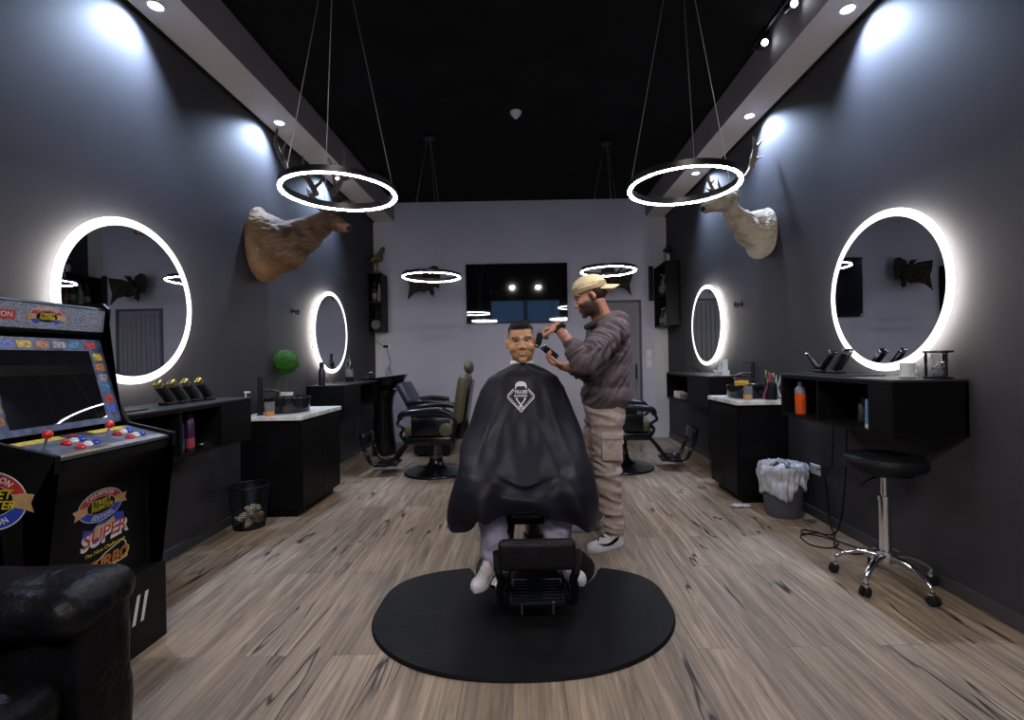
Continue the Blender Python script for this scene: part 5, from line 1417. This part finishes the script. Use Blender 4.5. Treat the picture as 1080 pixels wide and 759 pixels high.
deer('pale fallow deer head with palmate antlers mounted on the right wall', WR, -1,
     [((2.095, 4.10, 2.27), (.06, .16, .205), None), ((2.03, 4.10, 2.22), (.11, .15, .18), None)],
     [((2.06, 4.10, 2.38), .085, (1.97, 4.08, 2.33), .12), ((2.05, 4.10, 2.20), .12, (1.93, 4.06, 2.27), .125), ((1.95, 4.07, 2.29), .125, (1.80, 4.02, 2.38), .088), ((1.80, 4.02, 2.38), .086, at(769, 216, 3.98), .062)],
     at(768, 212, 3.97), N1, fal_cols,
     [[([at(771, 203, 3.95), at(777, 195, 3.97), at(784, 187.5, 4.0), at(791, 179, 4.02), at(794, 168, 4.03), at(796.5, 157, 4.03), at(794.6, 143.5, 4.02)], [.018, .016, .015, .02, .026, .022, .006]),
       ([at(783, 188.5, 4.0), at(781.5, 180, 3.96), at(778.5, 175, 3.93)], [.011, .009, .003]), ([at(794, 172, 4.03), at(799, 167, 4.04), at(805.5, 164.5, 4.05)], [.014, .01, .003]), ([at(797, 158, 4.03), at(801, 151, 4.04), at(805.8, 147, 4.05)], [.016, .012, .003]), ([at(793, 178, 4.02), at(797.5, 158, 4.03)], [.017, .02])],
      [([at(761, 206, 3.88), at(755, 203.5, 3.82), at(750, 196, 3.78), at(747, 188, 3.76), at(748.5, 181.5, 3.74)], [.017, .015, .013, .012, .004]),
       ([at(753, 202, 3.81), at(747, 200, 3.78), at(744.5, 197, 3.76)], [.010, .008, .003]), ([at(749, 194, 3.77), at(752.5, 191, 3.75), at(753.5, 188, 3.74)], [.010, .008, .003]), ([at(763, 205, 3.88), at(758.5, 196, 3.84), at(757, 187, 3.82)], [.013, .010, .003])]],
     [(at(770, 209, 3.99), at(778.5, 198, 4.05), .9), (at(765, 209, 3.9), at(757, 203, 3.80), .8)],
     (WR, 4.10, 2.06), [at(763.5, 208.5, 3.885)])

# ================================================================ birds
def bird(label, O, body, head, tail, wings, colf, stand=None):
    t = thing('mounted_bird', label, 'mounted bird', O)
    b = B(); p0, p1 = V(body[0]), V(body[1])
    capsule(b, p0, .050, p1, .062, 20); capsule(b, p1, .045, V(head), .028, 16); ell(b, V(head), (.034, .034, .032))
    me = remesh(b, .007, 3); displace(me, lambda c, n: n*.004*noise.noise(c*50)); link_mesh('body', me, colf, t)
    b = B(); h = V(head); d = (h-p1).normalized(); tube(b, [h+d*.02, h+d*.05, h+d*.075], [.013, .010, .004], 10, True, .6); obj('beak', b, M_beak, t)
    b = B(); tl = V(tail); u, v = frame_of(tl-p0)
    for k in range(5):
        q = tl + u*(.022*(k-2)); tube(b, [p0, p0.lerp(q, .5), q], [.02, .018, .006], 8, True, .25)
    obj('tail', b, colf, t)
    for w_ in wings:
        b = B(); W = [V(p) for p in w_]; n = len(W); c = sum(W, V())/n
        up = V((0, -.013, 0))
        A_ = [b.verts.new(p+up*.25) for p in W]; C_ = [b.verts.new(p-up*.25) for p in W]; mA = b.verts.new(c+up*1.6); mC = b.verts.new(c-up*.6)
        for k in range(n):
            q = (k+1) % n; b.faces.new((A_[k], A_[q], mA)); b.faces.new((C_[q], C_[k], mC)); b.faces.new((A_[k], C_[k], C_[q], A_[q]))
        obj('wing', b, colf, t, False)
    return t
M_feather = pm('dark_feathers', (.03, .024, .018), .7, var=.7, scale=26, bump=.4, bscale=90)
M_feather2 = pm('brown_feathers', (.06, .04, .022), .7, var=.7, scale=26, bump=.4, bscale=90)
M_beak = pm('horn_beak', (.10, .07, .03), .4)
def rel(O, pts): return [at(px, py, Y_)-V(O) for px, py, Y_ in pts]
OD = at(448, 295, YB-.17)
bird('dark flying duck mounted on the back wall behind the left far ring lamp', OD, rel(OD, [(446, 291, YB-.17), (453, 301, YB-.2)]), rel(OD, [(456, 309, YB-.24)])[0], rel(OD, [(440, 283, YB-.14)])[0],
     [rel(OD, [(450, 292, YB-.18), (440, 286, YB-.24), (427, 284, YB-.30), (429, 293, YB-.32), (432, 301, YB-.33), (430, 316, YB-.34), (437, 309, YB-.31), (443, 307, YB-.28), (448, 308, YB-.24), (455, 303, YB-.2)]),
      rel(OD, [(447, 290, YB-.15), (449, 284, YB-.16), (457, 280, YB-.18), (462, 281, YB-.19), (464, 291, YB-.19), (463, 304, YB-.2), (457, 302, YB-.18)])], M_feather)
OE = at(649, 292, YB-.17)
bird('dark flying duck mounted on the back wall behind the cap of the barber', OE, rel(OE, [(651, 289, YB-.17), (645, 297, YB-.2)]), rel(OE, [(642, 305, YB-.24)])[0], rel(OE, [(657, 281, YB-.14)])[0],
     [rel(OE, [(648, 290, YB-.18), (657, 285, YB-.24), (669, 283, YB-.30), (667, 291, YB-.32), (664, 300, YB-.33), (666, 312, YB-.34), (660, 305, YB-.31), (654, 303, YB-.28), (650, 304, YB-.24), (644, 301, YB-.2)]),
      rel(OE, [(650, 289, YB-.15), (647, 282, YB-.16), (640, 279, YB-.18), (635, 281, YB-.19), (633, 290, YB-.19), (636, 300, YB-.2), (643, 300, YB-.18)])], M_feather)
for x, y0, z, lb in ((OD.x, YB-.20, OD.z, 'left'), (OE.x, YB-.20, OE.z, 'right')):
    b = B(); box2(b, (x-.03, YB-.16, z-.03), (x+.03, YB, z+.03), .008); o = obj('wall_block', b, M_feather2); tag(o, 'small wooden block fixing the %s flying duck to the back wall' % lb, 'wall mount')
# ---------------------------------------------------------------- corner shelves with bottles
def corner_shelf(label, lo, hi, n, openf, mat):
    lo, hi = V(lo), V(hi); O = V(((lo.x+hi.x)/2, (lo.y+hi.y)/2, lo.z)); t = thing('display_shelf', label, 'display shelf', O)
    h = (hi.z-lo.z)/n
    for i in range(n):
        b = B(); shell_of_box(b, V((lo.x, lo.y, lo.z+i*h))-O, V((hi.x, hi.y, lo.z+(i+1)*h))-O, .016, openf); obj('shelf_box', b, mat, t, False)
    return t
corner_shelf('stack of two black box shelves in the back left corner under a bird', (WL+.0, 6.80, 1.64), (-2.06, YB-.012, 2.48), 2, '-Y', M_black)
corner_shelf('stack of two black box shelves with bottles in the back right corner', (1.93, 6.50, 1.64), (WR, YB-.012, 2.52), 2, '-X', M_black)
rnd = random.Random(21)
M_bt = [pm('amber_bottle', (.12, .045, .015), .12, var=.2), pm('smoke_bottle', (.03, .03, .032), .1, var=.2), pm('clear_bottle', (.2, .2, .2), .08, var=.1), pm('green_bottle', (.02, .05, .02), .12)]
words = ['first', 'second', 'third', 'fourth', 'fifth']
def sbottle(x, y, z, h, r, m, label, grp):
    t = thing('liquor_bottle', label, 'bottle', (x, y, z), 0, grp)
    b = B(); lathe(b, [(0, 0), (r, 0), (r*1.03, .01), (r*1.03, h*.6), (r*.4, h*.75), (r*.35, h*.95), (0, h*.95)], n=20); obj('bottle_body', b, m, t)
    b = B(); lathe(b, [(r*1.045, h*.18), (r*1.045, h*.46), (r*1.02, h*.46), (r*1.02, h*.18), (r*1.045, h*.18)], n=20); obj('bottle_label', b, pm('dull_label', (.18, .14, .1), .6, var=.4, scale=80), t)
    b = B(); cyl(b, (0, 0, h*.95), (0, 0, h*1.04), r*.42, n=14); obj('bottle_cap', b, M_chrome_dark, t)
for k in range(4): sbottle(2.0, 6.60+k*.115, 2.097, .30, .038, M_bt[(k*3) % 4], '%s bottle from the camera in the upper right corner shelf' % words[k], 'bottles in the upper right corner shelf')
for k in range(4): sbottle(2.0, 6.60+k*.115, 1.657, .24, .036, M_bt[(k+1) % 4], '%s bottle from the camera in the lower right corner shelf' % words[k], 'bottles in the lower right corner shelf')
for k in range(2): sbottle(-2.19+k*.075, 6.88, 2.077, .26, .032, M_bt[k+1], '%s bottle in the upper box of the left corner shelf' % ('left' , 'right')[k], 'bottles in the left corner shelf')
# wheel-like clock in the lower left box
t = thing('round_clock', 'round dark clock standing in the lower box of the left corner shelf', 'clock', (-2.16, 6.86, 1.66))
b = B(); lathe(b, [(0, -.02), (.075, -.02), (.08, -.01), (.08, .01), (.07, .02), (0, .02)], (0, 0, .085), 36, Euler((pi/2, 0, 0))); obj('clock_case', b, M_blackmetal, t)
b = B(); lathe(b, [(0, .0201), (.066, .0201), (.066, .0215), (0, .0215)], (0, 0, .085), 36, Euler((pi/2, 0, 0))); obj('clock_face', b, pm('dim_dial', (.06, .06, .06), .5), t)
b = B(); box2(b, (-.04, -.02, 0), (.04, .02, .012), .003); obj('clock_foot', b, M_blackmetal, t)
# lantern on the right corner shelf
t = thing('lantern', 'black metal lantern with a pale bulb on top of the right corner shelf', 'lantern', (2.02, 6.68, 2.52))
b = B(); lathe(b, [(0, 0), (.07, 0), (.075, .02), (.05, .03), (0, .03)], n=8); obj('lantern_base', b, M_blackmetal, t)
for k in range(4):
    a = pi/4+k*pi/2; b = B(); cyl(b, (.055*cos(a), .055*sin(a), .02), (.055*cos(a), .055*sin(a), .18), .005, n=8); obj('lantern_post', b, M_blackmetal, t)
b = B(); lathe(b, [(.075, .175), (.078, .185), (.03, .225), (.02, .24), (0, .245)], n=8); tube(b, [V((.03*cos(a), 0, .255+.03*sin(a))) for a in [i*pi/8 for i in range(16)]], .004, 6, closed=True); obj('lantern_roof', b, M_blackmetal, t)
b = B(); lathe(b, [(0, .03), (.02, .035), (.03, .08), (.02, .13), (0, .14)], n=18); obj('lantern_bulb', b, pm('frosted_bulb', (.5, .5, .55), .2), t)
t = thing('picture_frame', 'small dark framed panel hanging on the back wall beside the right corner shelf', 'picture', (1.90, YB-.012, 2.30))
b = B(); box2(b, (-.055, -.02, -.26), (.02, 0, .26), .004); obj('frame', b, M_blackmetal, t)
b = B(); box2(b, (-.045, -.0215, -.24), (.01, -.019, .24)); obj('picture_panel', b, pm('dark_print', (.02, .02, .025), .4, var=.5, scale=30), t)
# bird standing on the left corner shelf
O = V((-2.16, 6.93, 2.48)); t = bird('dark perched game bird on top of the left corner shelf', O, [(-.06, 0, .20), (.03, 0, .24)], (.09, -.01, .36), (-.10, 0, .10), [[(.03, -.055, .28), (-.03, -.065, .26), (-.12, -.05, .16), (-.04, -.062, .18), (.02, -.06, .20)], [(.03, .065, .28), (-.03, .07, .26), (-.12, .06, .16), (-.04, .07, .18), (.02, .068, .20)]], M_feather2)
b = B()
for s in (-1, 1): stube(b, [(0, s*.02, .19), (.01, s*.022, .11), (.0, s*.025, .05)], [.009, .006, .005], 8)
obj('legs', b, M_beak, t)
b = B(); lathe(b, [(0, 0), (.085, 0), (.08, .03), (.05, .05), (0, .055)], n=24, sx=1., sy=.9)
for v in b.verts: v.co += noise.noise_vector(v.co*30)*.004 if v.co.z > .01 else V()
obj('perch', b, pm('mossy_wood', (.16, .12, .05), .8, var=.5, scale=30), t)

# ================================================================ arcade machine
OA = V((-2.255, 1.875, 0)); t = thing('arcade_machine', 'black arcade cabinet with colourful game decals against the left wall', 'arcade machine', OA)
M_arc = pm('arcade_black_board', (.006, .006, .0065), .4, var=.2)
M_arc_edge = pm('arcade_t_moulding', (.02, .02, .022), .35)
# coordinates: a = distance from the wall, h = height
side = [(0, 0), (.56, 0), (.56, .80), (.60, .87), (.66, .885), (.665, .93), (.44, .985), (.385, 1.12), (.345, 1.25), (.35, 1.36), (.375, 1.50), (.33, 1.52), (0, 1.52)]
side = [(0, .0), (.545, 0), (.545, .735), (.60, .80), (.655, .86), (.66, .915), (.455, .965), (.385, 1.10), (.345, 1.24), (.34, 1.34), (.375, 1.475), (.35, 1.50), (0, 1.50)]
for y0, y1 in ((-.275, -.257), (.257, .275)):
    b = B(); prism(b, side, 'Y', y0, y1); bmesh.ops.triangulate(b, faces=[f for f in b.faces if len(f.verts) > 4]); sp = obj('side_panel', b, M_arc, t, False)
    if y0 < 0: near_side = sp
b = B(); box2(b, (.0, -.257, .0), (.53, .257, .74)); obj('lower_cabinet', b, M_arc, t, False)
b = B(); prism(b, [(.53, .735), (.585, .80), (.635, .855), (.635, .885), (.43, .93), (.3, .93), (.3, .735)], 'Y', -.257, .257); obj('control_box', b, M_arc, t, False)
# control panel with art
dk = V((.64-.45, 0, .905-.955)); P0 = V((.45, 0, .953)); ex = dk.normalized(); ez = V((-ex.z, 0, ex.x)); Ld = dk.length
def deck(u, v, w=0.): return P0 + ex*(u*Ld) + V((0, v, 0)) + ez*w
Md = Matrix(((0, ex.x, ez.x, 0), (1, 0, 0, 0), (0, ex.z, ez.z, 0), (0, 0, 0, 1)))
M_deck = pm('control_deck_print', (.07, .075, .10), .35, var=.6, scale=30)
b = B(); vs = [b.verts.new(deck(u, v, w)) for u, v, w in ((0, -.257, 0), (1, -.257, 0), (1, .257, 0), (0, .257, 0), (0, -.257, -.012), (1, -.257, -.012), (1, .257, -.012), (0, .257, -.012))]
for q in ((0, 1, 2, 3), (7, 6, 5, 4), (0, 4, 5, 1), (1, 5, 6, 2), (2, 6, 7, 3), (3, 7, 4, 0)): b.faces.new([vs[i] for i in q])
dko = obj('control_panel', b, M_deck, t, False)
def deck_quad(u0, u1, v0, v1, col, nm, par, h=.0015):
    b = B(); vs = [b.verts.new(deck(u, v, h)) for u, v in ((u0, v0), (u1, v0), (u1, v1), (u0, v1))]; b.faces.new(vs)
    o = obj(nm, b, pm('print_'+nm, col, .4, var=.35, scale=60), par, False); return o
o = deck_quad(.02, .2, -.25, -.06, (.42, .30, .01), 'yellow_strip', dko); o = deck_quad(.02, .2, .06, .22, (.42, .30, .01), 'yellow_strip', dko)
deck_quad(.0, .22, -.055, .055, (.03, .02, .02), 'centre_badge', dko, .001); deck_quad(.90, .99, -.25, -.02, (.25, .17, .06), 'tan_strip', dko); deck_quad(.82, .99, -.02, .25, (.22, .2, .22), 'grey_strip', dko, .001)
b = B(); text_bm(b, 'II', .05, Matrix.Translation(deck(.11, -.02, .003)) @ Md, .0004, shear=.3); obj('badge_lettering', b, pm('red_print', (.4, .03, .03), .4), dko, False)
cr_, cw_, cb_ = pm('red_button', (.5, .02, .02), .3), pm('white_button', (.6, .6, .6), .3), pm('blue_button', (.03, .06, .38), .3)
for v0 in (-.08, .16):
    for r in range(2):
        for c in range(3):
            p = deck(.45+.28*r-.04*c, v0-.03+c*.038+(.0 if v0 < 0 else -.02), .001); b = B(); lathe(b, [(0, .0), (.0155, 0), (.0155, .006), (.011, .009), (.010, .013), (0, .013)], n=24, rot=ez.to_track_quat('Z', 'Y').to_euler())
            bmesh.ops.translate(b, vec=p, verts=b.verts); obj('push_button', b, (cr_, cw_, cb_)[c] if r == 0 else (cr_, cw_, cb_)[(c) % 3], t)
for v0 in (-.2, .05):
    b = B(); p = deck(.5, v0, 0); cyl(b, p, p+ez*.045, .004, n=10); obj('joystick_shaft', b, M_chrome, t); b = B(); ell(b, p+ez*.055, (.0155, .0155, .0155)); obj('joystick_ball', b, cr_, t)
# screen and bezel
S0 = V((.338, 0, 1.335)); S1 = V((.432, 0, .972)); sd = (S1-S0); sn = V((-sd.z, 0, sd.x)).normalized()
if sn.x < 0: sn = -sn
def scr(u, v, w=0.): return S0 + sd*u + V((0, v, 0)) + sn*w
M_bez = pm('bezel_print', (.05, .07, .15), .35, var=.7, scale=30)
b = B(); vs = [b.verts.new(scr(u, v, w)) for u, v, w in ((0, -.257, 0), (1, -.257, 0), (1, .257, 0), (0, .257, 0), (0, -.257, -.02), (1, -.257, -.02), (1, .257, -.02), (0, .257, -.02))]
for q in ((0, 1, 2, 3), (7, 6, 5, 4), (0, 4, 5, 1), (1, 5, 6, 2), (2, 6, 7, 3), (3, 7, 4, 0)): b.faces.new([vs[i] for i in q])
bz = obj('screen_bezel', b, M_bez, t, False)
M_arcscreen = pm('dark_arcade_screen', (.006, .006, .007), .015, var=0, spec=.6)
b = B(); vs = [b.verts.new(scr(u, v, .0035)) for u, v in ((.14, -.2), (.93, -.2), (.93, .185), (.14, .185))]; b.faces.new(vs); r_e = bmesh.ops.extrude_face_region(b, geom=b.faces[:]); bmesh.ops.translate(b, vec=-sn*.003, verts=[v for v in r_e['geom'] if isinstance(v, bmesh.types.BMVert)])
obj('screen', b, M_arcscreen, t, False)
rn = random.Random(4); pc = [(.35, .03, .03), (.04, .08, .4), (.4, .3, .03), (.3, .12, .05), (.2, .2, .25), (.03, .15, .3)]
def patch(u, v, du, dv, k):
    b = B(); vs = [b.verts.new(scr(a, c, .0018)) for a, c in ((u, v), (u+du, v), (u+du, v+dv), (u, v+dv))]; b.faces.new(vs); obj('bezel_picture', b, pm('sticker_print', pc[k % 6], .4, var=.8, scale=90), bz, False)
for k in range(7): patch(.035, -.235+k*.068, .075, .052, k)
for k in range(6): patch(.17+k*.125, .200, .085, .042, k+2); patch(.17+k*.125, -.248, .085, .038, k+4)
# marquee
mx = .352
b = B(); prism(b, [(.18, 1.345), (mx-.012, 1.355), (mx, 1.365), (mx+.012, 1.468), (mx, 1.478), (.18, 1.49)], 'Y', -.257, .257); mq = obj('marquee_box', b, M_arc, t, False)
M_marq = pm('speckled_grey_print', (.16, .18, .24), .5, var=.8, scale=160)
Mm = Matrix.Translation((mx+.0072, 0, 1.417)) @ Matrix(((0, .115, 1, 0), (1, 0, 0, 0), (0, 1, -.115, 0), (0, 0, 0, 1)))
def slab(bm_mat, x0, x1, y0, y1, w, M, nm, par):
    b = B(); box2(b, (x0, y0, w-.0012), (x1, y1, w)); bmesh.ops.transform(b, matrix=M, verts=b.verts); return obj(nm, b, bm_mat, par, False)
mp_ = slab(M_marq, -.256, .256, -.047, .047, .0014, Mm, 'marquee_panel', mq)
M_red, M_blue, M_wht, M_yel, M_grn, M_tan = pm('decal_red', (.33, .03, .025), .4, var=.2), pm('decal_blue', (.025, .05, .36), .4, var=.2), pm('decal_white', (.55, .55, .55), .4, var=.05), pm('decal_yellow', (.5, .38, .02), .4, var=.3), pm('decal_green', (.12, .22, .02), .4, var=.4), pm('decal_tan', (.42, .26, .12), .4, var=.3)
def band(bm, a0, a1, rx0, ry0, rx1, ry1, w, n=24):
    L0 = [bm.verts.new((rx0*cos(a0+(a1-a0)*i/n), ry0*sin(a0+(a1-a0)*i/n), w)) for i in range(n+1)]; L1 = [bm.verts.new((rx1*cos(a0+(a1-a0)*i/n), ry1*sin(a0+(a1-a0)*i/n), w)) for i in range(n+1)]
    for i in range(n): bm.faces.new((L0[i], L1[i], L1[i+1], L0[i+1]))
def emblem(M, rx, ry, par, nm='champion_decal', blank=None):
    """oval ribbon badge: CHAMPION on red above, EDITION on blue below, yellow lettering in the middle"""
    def mk(fn, mat, n_, pr):
        b = B(); fn(b); bmesh.ops.transform(b, matrix=M, verts=b.verts); return obj(n_, b, mat, pr, False)
    base = mk(lambda b: band(b, radians(-182), radians(178), 0.001, 0.001, rx*1.03, ry*1.05, .0006, 48), M_wht, nm, par)
    mk(lambda b: band(b, radians(8), radians(172), rx*.66, ry*.56, rx, ry, .0012), M_red, 'decal_band', par)
    mk(lambda b: band(b, radians(188), radians(352), rx*.66, ry*.56, rx, ry, .0012), M_blue, 'decal_band', par)
    mk(lambda b: band(b, 0, 2*pi, .001, .001, rx*.64, ry*.54, .0012, 40), M_arc, 'decal_centre', par)
    def ribbon(b, s):
        if 1:
            vs = [b.verts.new((s*x*rx, y*ry, .0018)) for x, y in ((.62, -.22), (.9, -.30), (1.22, -.42), (1.14, -.1), (1.24, .22), (.92, .26), (.62, .22))]
            f = b.faces.new(vs); bmesh.ops.triangulate(b, faces=[f])
    mk(lambda b: ribbon(b, 1), M_tan, 'decal_ribbon', par); mk(lambda b: ribbon(b, -1), M_tan, 'decal_ribbon', par)
    def arc_fn(sign):
        R = 1.
        def fn(co):
            ang = pi/2 - co.x/(rx*.80) if sign > 0 else -pi/2 + co.x/(rx*.80)
            k = .80 + sign*co.y/ry*1.0
            return V((rx*k*cos(ang)*1., ry*k*sin(ang), .002+co.z))
        return fn
    mk(lambda b: text_bm(b, 'CHAMPION', rx*.235, Matrix(), .0002, fn=arc_fn(1), space=1.12, bold=rx*.004), M_wht, 'decal_lettering', par)
    mk(lambda b: text_bm(b, 'EDITION', rx*.235, Matrix(), .0002, fn=arc_fn(-1), space=1.12, bold=rx*.004), M_wht, 'decal_lettering', par)
    mk(lambda b: (text_bm(b, 'STREET', ry*.46, Matrix.Translation((-.02*rx, ry*.22, .0024)), .0002, shear=.35, bold=rx*.006), text_bm(b, 'FIGHTER', ry*.42, Matrix.Translation((0, -ry*.16, .0024)), .0002, shear=.35, bold=rx*.006)), M_yel, 'decal_lettering', par)
Me_ = Matrix.Translation((.0, 0, .0016))
emblem(Mm @ Matrix.Translation((.0, .0, .0014)), .066, .038, mp_, 'champion_decal')
rl = slab(M_red, -.235, -.115, -.018, .016, .0026, Mm, 'red_label', mp_)
b = B(); text_bm(b, 'EDITION', .026, Mm @ Matrix.Translation((-.176, -.001, .003)), .0002); obj('label_lettering', b, M_wht, mp_, False)
# decals on the lower front
Mf = Matrix.Translation((.5312, 0, 0)) @ Matrix(((0, 0, 1, 0), (1, 0, 0, 0), (0, 1, 0, 0), (0, 0, 0, 1)))
fp = B(); box2(fp, (.53, -.256, .30), (.5312, .256, .735)); fp = obj('front_panel', fp, M_arc, t, False)
emblem(Mf @ Matrix.Translation((.035, .660, 0)) @ Matrix.Rotation(radians(4), 4, 'Z'), .098, .060, fp)
def decal(fn, mat, nm, par, M):
    b = B(); fn(b); bmesh.ops.transform(b, matrix=M, verts=b.verts); return obj(nm, b, mat, par, False)
Ms = Mf @ Matrix.Translation((.045, .545, 0)) @ Matrix.Rotation(radians(5), 4, 'Z')
def poly(b, pts, w):
    vs = [b.verts.new((x, y, w)) for x, y in pts]; f = b.faces.new(vs); bmesh.ops.triangulate(b, faces=[f])
decal(lambda b: poly(b, [(-.10, .0), (-.085, .045), (-.05, .03), (-.02, .052), (.03, .045), (.06, .062), (.098, .05), (.10, .01), (.07, -.01), (-.08, -.02)], .0006), M_blue, 'super_decal', fp, Ms)
decal(lambda b: poly(b, [(-.06, .01), (-.03, .04), (.01, .035), (.05, .05), (.06, .02), (.0, .0), (-.05, -.01)], .0009), M_tan, 'decal_flash', fp, Ms)
decal(lambda b: text_bm(b, 'SUPER', .078, Matrix.Translation((0, -.012, .0016)), .0003, shear=.25, bold=.003), M_wht, 'decal_lettering', fp, Ms)
decal(lambda b: text_bm(b, 'SUPER', .072, Matrix.Translation((.001, -.002, .0026)), .0003, shear=.25, bold=.0005), M_red, 'decal_lettering', fp, Ms)
decal(lambda b: text_bm(b, 'The New Challengers', .021, Matrix.Translation((0, -.062, .0012)), .0002, shear=.2), M_yel, 'decal_lettering', fp, Ms)
Mt = Mf @ Matrix.Translation((.05, .43, 0)) @ Matrix.Rotation(radians(5), 4, 'Z')
def curve_outline(b, pts, w_, z):
    for a, c in zip(pts, pts[1:]+pts[:1]): 
        p0 = V((*a, z)); p1 = V((*c, z)); d = (p1-p0).normalized(); n_ = V((-d.y, d.x, 0))*w_/2
        f = b.faces.new([b.verts.new(q) for q in (p0+n_, p1+n_, p1-n_, p0-n_)])
decal(lambda b: curve_outline(b, [(-.09, -.03), (-.075, .0), (-.04, .012), (.0, .03), (.05, .042), (.085, .05), (.10, .035), (.10, -.03)], .004, .0008), M_wht, 'turbo_decal', fp, Mt)
decal(lambda b: text_bm(b, 'TURBO', .062, Matrix.Translation((.005, -.005, .0016)), .0003, shear=.3, bold=.002), M_yel, 'decal_lettering', fp, Mt)
decal(lambda b: text_bm(b, 'TURBO', .058, Matrix.Translation((.006, -.003, .0024)), .0003, shear=.3), M_red, 'decal_lettering', fp, Mt)
# decal on the near side
Mn = Matrix.Translation((.0, -.2752, 0)) @ Matrix(((1, 0, 0, 0), (0, 0, -1, 0), (0, 1, 0, 0), (0, 0, 0, 1)))
emblem(Mn @ Matrix.Translation((.44, .77, 0)), .12, .095, near_side)
# riser it stands on: its own piece under the cabinet
b = B(); box2(b, (.50, -.28, 0), (.60, .28, .335), .004)
rs = obj('riser_front', b, M_arc, t, False)
b = B(); text_bm(b, 'FIGHTER', .085, Matrix.Translation((.602, -.085, .19)) @ Matrix(((0, 0, 1, 0), (1, 0, 0, 0), (0, 1, 0, 0), (0, 0, 0, 1))), .0004, shear=.2, space=.9)
text_bm(b, 'II', .17, Matrix.Translation((.602, .118, .185)) @ Matrix(((0, 0, 1, 0), (1, 0, 0, 0), (0, 1, 0, 0), (0, 0, 0, 1))), .0004, shear=.25)
obj('riser_lettering', b, M_wht, rs, False)

# ================================================================ leather armchair, bottom left
OS = V((-1.615, .95, 0)); t = thing('leather_armchair', 'black leather armchair in the bottom left corner in front of the arcade machine', 'armchair', OS)
M_sofa = pm('sofa_leather', (.004, .004, .005), .38, var=.3, bump=.5, bscale=45)
def soft(name, c, s, bev, w=.006, amp=.008):
    b = B(); box(b, c, s, bev, None, 5); bmesh.ops.subdivide_edges(b, edges=[e for e in b.edges if e.calc_length() > .08], cuts=6, use_grid_fill=True)
    me = remesh(b, .012, 6)
    displace(me, lambda q, n: n*(amp*noise.noise(q*9)+amp*.6*abs(noise.noise(V((q.x*7, q.y*22, q.z*7)))) ) if q.z > .04 else V())
    for v in me.vertices: v.co.z = max(v.co.z, .0)
    return link_mesh(name, me, M_sofa, t)
soft('armrest', (.03, .33, .31), (.92, .17, .60), .05)
soft('arm_pad', (.0, .32, .59), (.98, .25, .13), .062, amp=.014)
soft('armrest', (.03, -.43, .30), (.92, .17, .58), .05)
soft('arm_pad', (-.02, -.41, .575), (.98, .25, .11), .052, amp=.014)
soft('seat_base', (.02, -.05, .17), (.92, .62, .30), .03)
soft('seat_cushion', (.05, -.05, .39), (.84, .58, .18), .07, amp=.012)
soft('backrest', (-.45, -.05, .52), (.20, .90, .72), .08, amp=.012)
